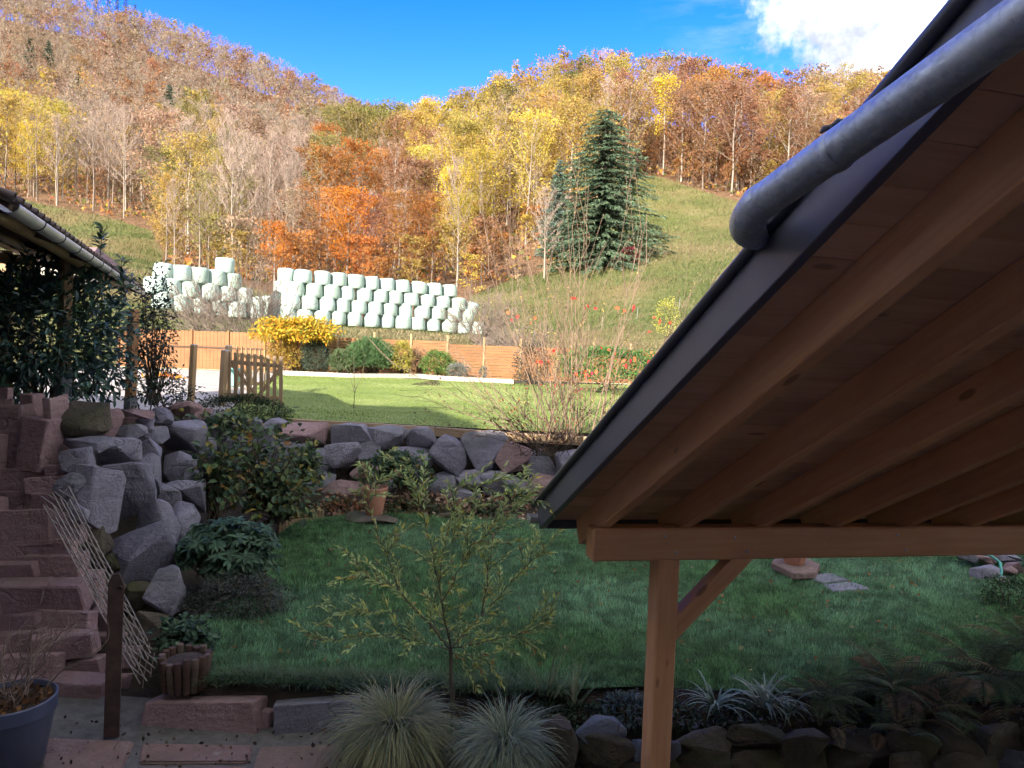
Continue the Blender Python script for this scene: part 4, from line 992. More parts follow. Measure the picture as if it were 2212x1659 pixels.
# ---------------------------------------------------------------- leaves, twigs, crowns
def rand_unit(rng, n):
    v = rng.normal(size=(n, 3)); return v / (np.linalg.norm(v, axis=1, keepdims=True) + 1e-9)
def nrm(v): return v / (np.linalg.norm(v, axis=-1, keepdims=True) + 1e-9)
def leaf_quads(mb, P, size, rng, col, mat=0, aspect=.7):
    n = len(P)
    if n == 0: return
    N_ = nrm(rand_unit(rng, n) + np.array([-.2, -.45, .5])); a = nrm(np.cross(N_, rand_unit(rng, n))); b = np.cross(N_, a); s = np.broadcast_to(np.asarray(size), (n,))[:, None] * .5
    v = np.stack([P - a * s, P + b * s * aspect, P + a * s, P - b * s * aspect], 1).reshape(-1, 3)
    f = np.arange(n * 4).reshape(-1, 4); mb.add(v, f, mat, np.repeat(col, 4, 0))
def leaf_tris(mb, P, size, rng, col, mat=0):
    n = len(P)
    if n == 0: return
    N_ = nrm(rand_unit(rng, n) + np.array([-.2, -.45, .5])); a = nrm(np.cross(N_, rand_unit(rng, n))); b = np.cross(N_, a); s = np.broadcast_to(np.asarray(size), (n,))[:, None] * .6
    v = np.stack([P - a * s, P + a * s * .6 + b * s * .7, P + a * s * .6 - b * s * .7], 1).reshape(-1, 3)
    mb.add(v, np.arange(n * 3).reshape(-1, 3), mat, np.repeat(col, 3, 0))
def leaf_blades(mb, P, D, N, L, Wd, col, mat=0, fold=.25, curve=.15, big=False):
    """leaves with base P, axis D, face normal N"""
    n = len(P)
    if n == 0: return
    D = nrm(D); S = nrm(np.cross(D, N)); N = np.cross(S, D); L = np.broadcast_to(np.asarray(L, float), (n,))[:, None]; Wd = np.broadcast_to(np.asarray(Wd, float), (n,))[:, None]
    if not big:
        v = np.stack([P, P + D * L * .45 + S * Wd * .5 + N * Wd * fold, P + D * L - N * L * curve, P + D * L * .45 - S * Wd * .5 + N * Wd * fold], 1).reshape(-1, 3)
        i = np.arange(n)[:, None] * 4; f = np.concatenate([i + [0, 1, 2], i + [0, 2, 3]]); mb.add(v, f, mat, np.repeat(col, 4, 0))
    else:
        q = lambda t, w, c: P + D * L * t + S * Wd * w + N * (abs(w) * Wd * fold * 2 - L * curve * c)
        v = np.stack([P, q(.28, .42, .1), q(.28, -.42, .1), q(.65, .45, .45), q(.65, -.45, .45), q(1, 0, 1.), q(.3, 0, .1), q(.65, 0, .45)], 1).reshape(-1, 3)
        i = np.arange(n)[:, None] * 8
        f4 = np.concatenate([i + [6, 1, 3, 7], i + [2, 6, 7, 4]]); f3 = np.concatenate([i + [0, 1, 6], i + [0, 6, 2], i + [7, 3, 5], i + [4, 7, 5]])
        c = np.repeat(col, 8, 0); mb.add(v, f4, mat, c); k = mb.n - len(v)
        mb.f3.append(f3 + k); mb.m3.append(np.full(len(f3), mat))
def strips(mb, P, D, L, w, rng, col, mat=0, bend=.2):
    """thin twigs: one long triangle each"""
    n = len(P)
    if n == 0: return
    D = nrm(D); S = nrm(np.cross(D, rand_unit(rng, n))); L = np.broadcast_to(np.asarray(L, float), (n,))[:, None]; w = np.broadcast_to(np.asarray(w, float), (n,))[:, None]
    v = np.stack([P - S * w * .5, P + S * w * .5, P + D * L + np.array([0, 0, 1.]) * L * bend], 1).reshape(-1, 3)
    mb.add(v, np.arange(n * 3).reshape(-1, 3), mat, np.repeat(col, 3, 0))
def colvar(rng, n, amt=.3, hue=.1):
    g = rng.uniform(1 - amt, 1 + amt, (n, 1)); return np.clip(g * (1 + rng.normal(0, hue, (n, 3)) * np.array([1, .6, .5])), .05, 3)

def broadleaf(seed, H=20., R=4.5, cb=.4, leafn=1800, leafs=.34, twign=260, nl=16, tr=.2, lod=0, clump=.24, up=.55):
    """returns (trunk MB, crown MB); the crown's colours are neutral and get tinted per tree"""
    rng = np.random.default_rng(seed); T = MB(); C = MB()
    n = 8; pts = np.zeros((n, 3)); pts[:, 2] = np.linspace(-.8, H * .96, n); pts[1:, :2] = np.cumsum(rng.normal(0, .018 * H / 4, (n - 1, 2)), 0)
    rr = tr * np.linspace(1.15, .12, n) ** .9; v, f = tubev(pts, rr, 6 if lod == 0 else 3); T.add(v, f, 0, [1, 1, 1])
    ends = []; sp = []; sd = []
    for i in range(nl):
        h = H * (cb + (.95 - cb) * (i + rng.random()) / nl); az = i * 2.4 + rng.normal(0, .3)
        k = (h / H - cb) / (1 - cb); ln = R * (.55 + .75 * math.sin(math.pi * min(1, .18 + k * .8))) * rng.uniform(.75, 1.15)
        b0 = np.array([np.interp(h, pts[:, 2], pts[:, j]) for j in range(3)]); el = rad(rng.uniform(18, 45) + 30 * k) * (up / .55)
        d = np.array([math.cos(az) * math.cos(el), math.sin(az) * math.cos(el), math.sin(el)]); s = np.linspace(0, 1, 5)[:, None]
        p = b0 + d * ln * s + np.array([0, 0, 1]) * ln * .22 * s * s + np.cumsum(rng.normal(0, .04 * ln, (5, 3)) * s, 0)
        p[:, 2] = np.minimum(p[:, 2], H * 1.02)
        if lod == 0 or i % 2 == 0:
            v, f = tubev(p, tr * .34 * (1 - .5 * k) * np.linspace(1, .2, 5), 4 if lod == 0 else 3, False); T.add(v, f, 0, [1, 1, 1])
        for j in (2, 3, 4): ends.append(p[j]); 
        m_ = 24; u = rng.uniform(.3, 1, m_); q = np.stack([np.interp(u, s[:, 0], p[:, j]) for j in range(3)], 1); sp.append(q); sd.append(np.repeat(d[None], m_, 0))
    ends.append(pts[-1]); ends = np.array(ends); sp = np.concatenate(sp); sd = np.concatenate(sd)
    if twign:
        i = rng.integers(0, len(sp), twign); ctr = np.array([0, 0, H * (cb + .2)])
        D = nrm(sd[i] * .6 + rand_unit(rng, twign) * .75 + np.array([0, 0, .55])); L = rng.uniform(.7, 1.9, twign) * (H / 20) * (1.0 if lod == 0 else 1.25)
        strips(C, sp[i], D, L, (.032 if lod == 0 else .085) * H / 20, rng, colvar(rng, twign, .2, .03), 1 if lod == 0 else 0, .1)
    if leafn:
        i = rng.integers(0, len(ends), leafn); sz = clump * R * rng.uniform(.5, 1.2, (len(ends), 1))
        P = ends[i] + rand_unit(rng, leafn) * (rng.random((leafn, 1)) ** .4) * sz[i] * 1.75 * np.array([1, 1, .72]); P[:, 2] = np.clip(P[:, 2], H * cb * .75, H * 1.06)
        shade = rng.uniform(.78, 1.2, (len(ends), 1))[i]
        (leaf_quads if lod == 0 else leaf_tris)(C, P, rng.uniform(.6, 1.2, leafn) * leafs, rng, colvar(rng, leafn, .16, .06) * shade, 0)
    return T, C
def conifer(seed, H=20., R=4.2, droop=.35, dens=1.0, lod=0, narrow=1.0, base=.03, expo=.8):
    rng = np.random.default_rng(seed); T = MB(); C = MB()
    v, f = tubev([(0, 0, -.8), (0, 0, H * .5), (0, 0, H)], [H * .014, H * .009, .02], 6); T.add(v, f, 0, [1, 1, 1])
    z = H * base; sz = .36 * H / 20
    while z < H * .985:
        k = 1 - z / H; L0 = R * (k ** expo) * narrow + .12; nb = max(4, int((5 + 6 * k) * dens))
        a0 = rng.uniform(0, 6.28)
        for b in range(nb):
            az = a0 + b * 2 * math.pi / nb + rng.normal(0, .2); L = L0 * rng.uniform(.65, 1.12) * (1 + .18 * math.sin(az * 2 + z * .8)); m_ = max(3, int(L / (.21 * H / 20) * (1 if lod == 0 else .4)))
            u = (np.arange(m_) + rng.random(m_)) / m_; dr = np.array([math.cos(az), math.sin(az), 0]); z0 = z + rng.uniform(-.3, .3) * H / 20
            P = dr * (u * L)[:, None] + np.array([0, 0, 1]) * (z0 - droop * L * u ** 1.4 + .12 * L * u * u * 1.2)[:, None]
            k2 = 3 if lod == 0 else 2; PP = np.repeat(P, k2, 0); n = len(PP); sd = np.array([-dr[1], dr[0], 0]); sg = rng.choice([-1, 1], n)[:, None]
            D = nrm(dr * rng.uniform(.3, 1, (n, 1)) + sd * sg * rng.uniform(.1, 1, (n, 1)) + np.array([0, 0, -1]) * rng.uniform(-.15, .7, (n, 1)))
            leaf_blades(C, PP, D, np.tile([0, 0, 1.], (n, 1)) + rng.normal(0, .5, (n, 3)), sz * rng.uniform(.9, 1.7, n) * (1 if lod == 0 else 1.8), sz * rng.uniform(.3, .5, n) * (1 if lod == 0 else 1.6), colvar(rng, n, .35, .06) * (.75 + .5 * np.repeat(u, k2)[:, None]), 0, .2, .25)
            if lod == 0 and b % 2 == 0:
                v, f = tubev([np.array([0, 0, z0]), P[-1] * .6 + np.array([0, 0, z0]) * .4, P[-1]], [.05, .03, .01], 3, False); T.add(v, f, 0, [1, 1, 1])
        z += rng.uniform(.42, .62) * H / 20 * (1 if lod == 0 else 1.5)
    return T, C

twig_m = None
def make_twig():
    t = NT('fine_twigs'); c = t.mix(1.0, t.attr(), t.ramp(t.rnd(), [(0, (.26, .19, .15)), (1, (.38, .29, .24))]), 'MULTIPLY'); return t.done(c, .9, spec=.1)
twig_m = make_twig()
trunk_far = NT('trunk_far'); trunk_far = trunk_far.done(trunk_far.ramp(trunk_far.rnd(), [(0, (.17, .135, .11)), (.6, (.26, .215, .175)), (1, (.36, .31, .26))]), .9, spec=.1)

PAL = {'rust': (.31, .165, .09), 'tan': (.33, .235, .155), 'orange': (.42, .19, .06), 'deep': (.42, .15, .045), 'gold': (.385, .275, .08), 'yellow': (.50, .38, .08), 'olive': (.25, .22, .075), 'green': (.16, .18, .05), 'bare': (.32, .245, .175)}
ZONES = [(60, 120, 170, 120, 'bare', 5, 'rust', 2, 'tan', 3), (330, 130, 200, 110, 'bare', 7, 'rust', 2, 'tan', 3), (600, 220, 150, 90, 'bare', 7, 'tan', 2, 'rust', 1), (50, 330, 80, 110, 'yellow', 4, 'gold', 2, 'bare', 4), (140, 390, 90, 90, 'bare', 5, 'yellow', 3, 'olive', 1),
         (260, 330, 110, 110, 'bare', 6, 'tan', 2, 'gold', 1), (330, 220, 60, 60, 'rust', 3, 'orange', 1, 'bare', 2), (430, 320, 80, 90, 'olive', 4, 'bare', 3, 'gold', 2), (430, 480, 90, 90, 'gold', 5, 'olive', 2, 'bare', 3), (590, 230, 70, 50, 'rust', 6, 'orange', 1, 'tan', 2),
         (560, 390, 90, 90, 'bare', 6, 'tan', 2), (760, 330, 60, 70, 'olive', 7, 'gold', 2), (620, 540, 70, 60, 'orange', 5, 'rust', 2, 'bare', 2), (745, 500, 70, 80, 'deep', 5, 'orange', 5, 'bare', 1), (880, 470, 60, 70, 'rust', 5, 'orange', 2, 'bare', 2),
         (960, 400, 50, 40, 'yellow', 8), (990, 270, 90, 80, 'gold', 6, 'yellow', 4, 'olive', 2), (1080, 390, 70, 80, 'gold', 5, 'yellow', 4, 'olive', 2), (940, 530, 90, 60, 'gold', 4, 'orange', 3, 'bare', 2), (1060, 550, 60, 50, 'rust', 3, 'orange', 3, 'bare', 1), (1150, 260, 80, 90, 'gold', 6, 'rust', 2),
         (860, 230, 70, 50, 'rust', 5, 'gold', 2), (1250, 150, 120, 50, 'rust', 6, 'tan', 2, 'bare', 2), (1240, 210, 30, 40, 'green', 6), (1330, 240, 60, 60, 'rust', 3, 'gold', 3, 'bare', 1), (1430, 160, 80, 40, 'rust', 3, 'olive', 2, 'bare', 1),
         (1560, 260, 100, 90, 'rust', 6, 'orange', 2, 'tan', 2), (1720, 260, 120, 100, 'rust', 5, 'tan', 3, 'gold', 2), (1530, 400, 70, 40, 'rust', 3, 'gold', 3, 'orange', 2), (1900, 300, 150, 120, 'rust', 5, 'tan', 2, 'gold', 2)]
def pick_kind(px, py, rng):
    w = [math.exp(-(((px - z[0]) / z[2]) ** 2 + ((py - z[1]) / z[3]) ** 2) * 1.4) + 1e-9 for z in ZONES]; w = np.array(w) / sum(w)
    z = ZONES[rng.choice(len(ZONES), p=w)]; ks = z[4::2]; ww = np.array(z[5::2], float); return ks[rng.choice(len(ks), p=ww / ww.sum())]

def build_forest():
    rng = np.random.default_rng(2024)
    protos = {}
    def proto(key, T, C, leafmat, trunkmat):
        protos[key] = (T.mesh('trunk', trunkmat, True), C.mesh('crown', [leafmat, twig_m], False))
    for k in range(5): proto(('leafy', k), *broadleaf(10 + k, 19, 4.4, .22, 3300, .36, 200, 19, .17), leaf_far, trunk_far)
    for k in range(4): proto(('thin', k), *broadleaf(30 + k, 20, 4.2, .28, 1300, .34, 600, 20, .17), leaf_far, trunk_far)
    for k in range(5): proto(('bare', k), *broadleaf(50 + k, 20, 3.9, .30, 200, .30, 1300, 22, .16, up=.7), leaf_far, trunk_far)
    for k in range(2): proto(('fir', k), *conifer(70 + k, 18, 3.6, .3, .7, 1), needle_m, bark_dark)
    proto(('spruce', 0), *conifer(80, 20.5, 6.9, .42, 1.6, expo=.46), needle_m, bark_dark)
    proto(('spruce', 1), *conifer(81, 14, 3.3, .15, 1.3, 0), needle_m, bark_dark)
    proto(('yellow', 0), *broadleaf(90, 21, 3.6, .42, 2600, .42, 120, 18, .2, clump=.26), leaf_far, trunk_far)
    def tree(key, loc, label, group, col, sc=1.0, scz=None, rz=None, name='tree', cat='tree'):
        t = thing(name, loc, label, cat, group); T, C = protos[key]
        Mw = Matrix.Translation(Vector(loc)) @ Matrix.Rotation(rng.uniform(0, 6.28) if rz is None else rz, 4, 'Z') @ Matrix.Diagonal((sc, sc, scz or sc, 1))
        mk('trunk', T, t, Mw); c = mk('crown', C, t, Mw); c.color = tuple(col) + (1,); return t
    def ground_at(px, D):
        q = at(px, 700, D); return np.array([q[0], D, float(hill_z(q[0], D))])
    used = []
    def special(key, px, D, H, ytop, label, col, name='tree', wide=1.0, group=None):
        g = ground_at(px, D); _, yt = proj(g + V(0, 0, H)); used.append((g[0], g[1], 7.5 if key[0] == 'fir' else 3.0))
        return tree(key, g, label, group, col, H / {'spruce': 20.5, 'fir': 18, 'yellow': 21}.get(key[0], 20) * wide if key != ('spruce', 1) else H / 14 * wide, H / {'spruce': 20.5, 'fir': 18, 'yellow': 21}.get(key[0], 20) if key != ('spruce', 1) else H / 14, name=name)
    special(('spruce', 0), 1292, 96, 20.0, 240, 'broad dark green spruce standing alone at the edge of the right meadow', (.085, .125, .075), 'spruce_tree', 1.28)
    special(('spruce', 1), 1196, 108, 14.5, 290, 'slim blue-green spruce directly left of the broad spruce', (.10, .145, .12), 'spruce_tree')
    special(('yellow', 0), 1418, 156, 19.5, 165, 'tall bright yellow tree with pale trunk at the top of the meadow', (.66, .50, .07), 'tree')
    special(('leafy', 0), 748, 92, 12.5, 430, 'bright orange tree behind the left end of the right bale stack', (.56, .21, .035), 'tree', 1.25)
    special(('leafy', 1), 590, 84, 7.5, 500, 'low orange tree behind the gap between the two bale stacks', (.54, .2, .035), 'tree', 1.2)
    special(('leafy', 2), 965, 112, 15, 360, 'bright yellow rounded tree in the middle of the wood', (.60, .45, .06), 'tree', .9)
    special(('bare', 1), 1172, 92, 10.5, 430, 'bare rounded pale tree in front of the slim spruce', (.5, .36, .25), 'tree', 1.35)
    special(('bare', 2), 267, 141, 18, 300, 'bare leaning pale tree standing in front of the left wood', (.5, .36, .25), 'tree', .9)
    special(('leafy', 3), 60, 150, 15, 250, 'yellow tree at the lower edge of the left wood', (.56, .41, .06), 'tree', .9)
    special(('leafy', 4), 765, 170, 19, 270, 'large olive green tree high in the middle of the wood', (.34, .33, .06), 'tree', 1.3)
    special(('leafy', 0), 1238, 175, 17, 180, 'fresh green tree behind the tip of the broad spruce', (.24, .28, .06), 'tree', .75)
    for k, (px, D, H, lab) in enumerate([(362, 235, 17, 'dark fir standing alone in the middle of the left hillside'), (170, 265, 14, 'dark fir left of the lone one on the left hillside'), (105, 285, 15, 'dark fir in the loose group near the upper left, right-hand one'), (65, 288, 14, 'dark fir in the loose group near the upper left, left-hand one'), (822, 330, 13, 'small dark fir on the skyline in the saddle between the hills'),
                                         (205, 388, 17, 'dark fir on the left ridge, first of the row'), (232, 390, 19, 'dark fir on the left ridge, second of the row'), (250, 386, 17, 'dark fir on the left ridge, third of the row'), (268, 388, 19, 'dark fir on the left ridge, fourth of the row'), (288, 388, 17, 'dark fir on the left ridge, fifth of the row'), (302, 386, 15, 'dark fir on the left ridge, last of the row'), (150, 392, 18, 'dark fir on the left ridge left of the row')]):
        special(('spruce', 1) if k < 4 else ('fir', k % 2), px, D, H * 1.3, 0, lab, (.05, .085, .055), 'fir_tree', 1.0 if D < 350 else .9, 'dark firs on the left hill')
    # candidates for the wood
    cand = []
    y = 78.0
    while y < 412:
        sp = 5.6 + y * .001; x = -1.0 * y
        while x < .78 * y:
            cand.append((x + rng.uniform(-.45, .45) * sp, y + rng.uniform(-.45, .45) * sp)); x += sp
        y += sp * .92
    cand = np.array(cand); cz = hill_z(cand[:, 0], cand[:, 1]); P = np.c_[cand, cz]; px, py = proj(P + V(0, 0, 9))
    md = inpoly(cand[:, 0], cand[:, 1], MEADOW_R) | inpoly(cand[:, 0], cand[:, 1], MEADOW_L)
    ok = ~md & (px > -140) & (px < 2010) & ~((px > 870) & (cand[:, 1] > 238)) & (cand[:, 1] > 88 - 0 * px)
    ok &= ~((px < 345) & (cand[:, 1] < 142)); ok &= ~((px > 1060) & (px < 1420) & (cand[:, 1] < 118))
    ok &= ~((px > 1350) & (cand[:, 1] < 135))
    for u in used: ok &= np.hypot(cand[:, 0] - u[0], (cand[:, 1] - u[1] + (4 if u[2] > 5 else 0)) * (.6 if u[2] > 5 else 1)) > u[2]
    P = P[ok]; px = px[ok]; py = py[ok]; n = len(P)
    H = rng.uniform(14, 20, n); front = P[:, 1] < 115; H[front] *= rng.uniform(.55, .9, front.sum())
    kinds = [pick_kind(px[i], py[i], rng) for i in range(n)]
    # visible? trees behind the roof or barn are not needed as individuals
    vis = (px > 0) & (px < 1880) & ~((px < 200) & (py > 470))
    size = np.where(vis, H * F / P[:, 1] * rng.uniform(.9, 1.1, n), 0); order = np.argsort(-size); indiv = set(order[:262].tolist())
    desc = {'rust': 'rust-brown leaved tree', 'tan': 'pale brown leaved tree', 'orange': 'orange leaved tree', 'deep': 'red-orange leaved tree', 'gold': 'golden leaved tree', 'yellow': 'yellow leaved tree', 'olive': 'olive green leaved tree', 'green': 'green leaved tree', 'bare': 'bare grey-brown tree'}
    lods = {k: [broadleaf(200 + 10 * j + s, 20, 4.3, .26, (420, 200, 70)[j], .74, (40, 90, 230)[j], 10, .15, 1) for s in range(3)] for j, k in enumerate(('leafy', 'thin', 'bare'))}
    lods = {k: [(np.concatenate(T.v), np.concatenate(T.f4), np.concatenate(C.v), np.concatenate(C.f3), np.concatenate(C.c), C) for T, C in v] for k, v in lods.items()}
    FM = MB(); named = []
    ONES = 'first second third fourth fifth sixth seventh eighth ninth tenth eleventh twelfth thirteenth fourteenth fifteenth sixteenth seventeenth eighteenth nineteenth'.split(); TENS = {2: ('twentieth', 'twenty'), 3: ('thirtieth', 'thirty'), 4: ('fortieth', 'forty'), 5: ('fiftieth', 'fifty')}
    def nth(k): return ONES[k - 1] if k < 20 else (TENS[k // 10][0] if k % 10 == 0 else TENS[k // 10][1] + '-' + ONES[k % 10 - 1])
    for i in range(n):
        kd = kinds[i]; fam = 'bare' if kd == 'bare' else ('thin' if rng.random() < .45 else 'leafy'); col = np.array(PAL[kd]) * rng.uniform(.82, 1.15) * (1 + rng.normal(0, .05, 3))
        side = 'on left hillside' if px[i] < 620 else ('in wood behind the bales' if px[i] < 1130 else 'on wooded right hill')
        if i in indiv:
            k = int(rng.integers({'leafy': 5, 'thin': 4, 'bare': 5}[fam])); hs = H[i] / (19 if fam == 'leafy' else 20)
            zone = 'at the lower edge, ' if P[i, 1] < 125 else ''; base = f'{desc[kd]} {zone}{side}'
            named.append((base, px[i], tree((fam, k), P[i], base, base.replace(' tree', ' trees', 1), tuple(col), hs * rng.uniform(.85, 1.2), hs)))
        else:
            T_v, T_f, C_v, C_f, C_c, C = lods[fam][int(rng.integers(3))]; a = rng.uniform(0, 6.28); s = H[i] / 20; R_ = np.array([[math.cos(a), -math.sin(a), 0], [math.sin(a), math.cos(a), 0], [0, 0, 1]]) * s
            FM.add(T_v @ R_.T + P[i], T_f, 0, np.array((.28, .23, .19)) * rng.uniform(.7, 1.1))
            nt = (C_c.mean(1) * 0 + 1); ntw = {'leafy': 40, 'thin': 90, 'bare': 230}[fam] * 3; cc = C_c.copy(); cc[:ntw] *= np.array((.35, .285, .22)); cc[ntw:] *= col
            FM.add(C_v @ R_.T + P[i], C_f, 0, cc)
    for bs in sorted(set(b_ for b_, _, _ in named)):
        row = sorted([(x_, o_) for b_, x_, o_ in named if b_ == bs], key=lambda e_: e_[0])
        if len(row) > 1:
            for k, (x_, o_) in enumerate(row): o_['label'] = f'{bs}, {nth(k + 1)} such from left'
    tag(mk('forest', FM.mesh('forest', leaf_far, False)), 'dense mass of autumn trees covering the hills further back', 'forest', kind='stuff')
    # undergrowth along the foot of the wood
    ub = MB(); q = rng.uniform(0, 1, (16000, 2)); X = (q[:, 0] * 1.5 - .85); Yy = 78 + q[:, 1] * 110; X = X * Yy; md = inpoly(X, Yy, MEADOW_R) | inpoly(X, Yy, MEADOW_L); k = ~md & (Yy > 92) & ~((X / Yy > .16) & (Yy < 135)) & ~((X / Yy < -.47) & (Yy < 140)); X = X[k]; Yy = Yy[k]
    dn = fbm(np.stack([X, Yy], -1), .09, 21); k = dn > .47; X = X[k]; Yy = Yy[k]; Z = hill_z(X, Yy); PP = np.stack([X, Yy, Z], -1) + rng.uniform(0, 1, (len(X), 3)) * np.array([.6, .6, 1.7])
    cols = np.array([(.46, .20, .07), (.50, .30, .06), (.36, .24, .13), (.16, .17, .05), (.30, .14, .06)])[rng.integers(0, 5, len(X))]
    leaf_tris(ub, PP, rng.uniform(.5, 1.1, len(X)), rng, cols * colvar(rng, len(X), .3, .05)); i = rng.integers(0, len(X), 5000)
    strips(ub, PP[i], np.tile([0, 0, 1.], (5000, 1)) + rng.normal(0, .35, (5000, 3)), rng.uniform(1, 2.6, 5000), .06, rng, np.tile([[.40, .30, .23]], (5000, 1)) * colvar(rng, 5000, .2, .03))
    und = [broadleaf(300 + s, 7, 2.6, .08, 520, .34, 60, 9, .07, 1) for s in range(4)]; cnt = 0
    for _ in range(6000):
        yy = 84 + 110 * rng.random() ** 1.5; xx = yy * rng.uniform(-.85, .5)
        if _ % 4 == 0: yy = rng.uniform(138, 185); xx = yy * rng.uniform(.15, .5)
        if inpoly(np.array([xx]), np.array([yy]), MEADOW_R)[0] or inpoly(np.array([xx]), np.array([yy]), MEADOW_L)[0]: continue
        if (xx / yy > .16 and yy < 135) or (xx / yy < -.47 and yy < 143) or (-.02 < xx / yy <= .16 and yy < 112): continue
        cnt += 1
        if cnt > 420: break
        T, C = und[int(rng.integers(4))]; q = V(xx, yy, float(hill_z(xx, yy))); s_ = rng.uniform(.5, 1.15); xp, yp = proj(q + V(0, 0, 4)); kd = pick_kind(xp[0], yp[0], rng); kd = ('rust' if rng.random() < .5 else 'tan') if kd == 'bare' else kd; cc = np.concatenate(C.c).copy(); cc[:180] *= np.array((.30, .23, .19)); cc[180:] *= np.array(PAL[kd]) * rng.uniform(.7, 1.1)
        ub.add(np.concatenate(C.v) * s_ + q, np.concatenate(C.f3), 0, cc); ub.add(np.concatenate(T.v) * s_ + q, np.concatenate(T.f4), 0, (.25, .2, .16))
    tag(mk('undergrowth', ub.mesh('undergrowth', leaf_far)), 'autumn brushwood along the foot of the wood', 'undergrowth', kind='stuff')
build_forest()

# ---------------------------------------------------------------- garden plants
def pal(rng, n, cols, wts=None, amt=.22, hue=.05):
    cols = np.array(cols, float); w = None if wts is None else np.array(wts, float) / sum(wts)
    return cols[rng.choice(len(cols), n, p=w)] * colvar(rng, n, amt, hue)
def grow(rng, p, d, L, r, depth, spec, tubes, tips):
    """recursive branch; tips collect (points, directions) of the last generation"""
    n = spec.get('seg', 5); pts = [np.array(p, float)]; d = unit(d); dirs = [d]
    for i in range(n):
        d = unit(d + rng.normal(0, spec.get('wander', .12), 3) + V(0, 0, spec.get('up', .05)) * (1 if depth == 0 else spec.get('upsub', 1.0))); pts.append(pts[-1] + d * L / n); dirs.append(d)
    pts = np.array(pts); tubes.append((pts, np.linspace(r, r * spec.get('taper', .45), n + 1), depth))
    if depth >= spec['levels']: tips.append((pts, np.array(dirs))); return
    k = spec['kids'][depth] if isinstance(spec['kids'], (list, tuple)) else spec['kids']
    for j in range(k):
        t = rng.uniform(spec.get('from', .3), 1.0) if j else 1.0; i = min(n - 1, int(t * n)); q = pts[i] + (pts[i + 1] - pts[i]) * (t * n - i)
        az = rand_unit(rng, 1)[0]; side = unit(np.cross(dirs[i], az)); a = spec.get('angle', .7) * rng.uniform(.6, 1.3)
        grow(rng, q, dirs[i] * math.cos(a) + side * math.sin(a), L * spec.get('ratio', .6) * rng.uniform(.7, 1.2), r * spec.get('rratio', .55), depth + 1, spec, tubes, tips)
    if spec.get('tipall'): tips.append((pts[n // 2:], np.array(dirs)[n // 2:]))
def tube_mesh(tubes, sides=(6, 5, 4, 3), rmin=.0012):
    b = MB()
    for pts, r, dep in tubes:
        v, f = tubev(pts, np.maximum(r, rmin), sides[min(dep, len(sides) - 1)], False); b.add(v, f)
    return b
def tip_leaves(rng, tips, per, spread=.9, jitter=.01):
    """leaf places along the tips, alternating left and right"""
    P = []; D = []
    for pts, dirs in tips:
        m_ = per if isinstance(per, int) else max(1, int(np.linalg.norm(pts[-1] - pts[0]) / per)); u = np.sort(rng.uniform(.1, 1, m_)) * (len(pts) - 1); i = np.minimum(u.astype(int), len(pts) - 2); f = (u - i)[:, None]
        q = pts[i] * (1 - f) + pts[i + 1] * f; d = dirs[i + 1]; s = nrm(np.cross(d, np.tile([0, 0, 1.], (m_, 1)) + rng.normal(0, .3, (m_, 3)))) * np.where(np.arange(m_) % 2, 1, -1)[:, None]
        P.append(q); D.append(nrm(d + s * spread + rng.normal(0, .25, (m_, 3))))
    return np.concatenate(P) + rng.normal(0, jitter, (sum(len(p) for p in P), 3)), np.concatenate(D)
def plant(name, loc, label, cat='shrub', group=None): return thing(name, loc, label, cat, group)
def bush(name, label, px, py, D, rx, rz, n, L, Wd, cols, wts=None, ry=None, lm=None, seed=0, big=False, stems=14, droop=0., cat='shrub', stemm=None, lump=.25, hollow=.45, group=None, outw=.8, flat=1.0, base=None, stem_r=.012, upn=.8):
    """leafy shrub: stems from the base, leaves through an uneven ellipsoid centred on (px,py)"""
    rng = np.random.default_rng(seed + 4000); c = at(px, py, D); ry = ry or rx * .8; b0 = c - V(0, 0, rz * 1.0) if base is None else base
    t = plant(name, b0, label, cat, group)
    u = rand_unit(rng, n); u[:, 2] = np.where(u[:, 2] < -.75, -u[:, 2], u[:, 2]); rr = rng.uniform(hollow, 1, n) ** .6
    rr *= 1 - lump + 2 * lump * fbm(u * 1.0, 2.6, seed, 2)
    P = c + u * rr[:, None] * np.array([rx, ry, rz])
    D_ = nrm(u * outw + rng.normal(0, .55, (n, 3)) + np.array([0, 0, -droop])); N = nrm(np.array([0, 0, upn]) + u * .4 + rng.normal(0, .45, (n, 3)))
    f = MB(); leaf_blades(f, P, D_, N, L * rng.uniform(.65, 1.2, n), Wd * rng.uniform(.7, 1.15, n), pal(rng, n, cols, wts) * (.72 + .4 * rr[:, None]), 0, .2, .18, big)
    tubes = []
    for k in range(stems):
        e = P[rng.integers(n)]; m_ = b0 * .5 + e * .5 + rng.normal(0, .1 * rx, 3) + V(0, 0, .1 * rz); q = b0 + rng.normal(0, .12 * rx, 3) * V(1, 1, 0)
        s = np.linspace(0, 1, 6)[:, None]; tubes.append(((1 - s) ** 2 * q + 2 * s * (1 - s) * m_ + s * s * e, np.linspace(stem_r, stem_r * .3, 6), 1))
    mk('stems', tube_mesh(tubes).mesh('stems', stemm or bark_dark, True), t); mk('foliage', f.mesh('foliage', lm or leaf_m), t); return t
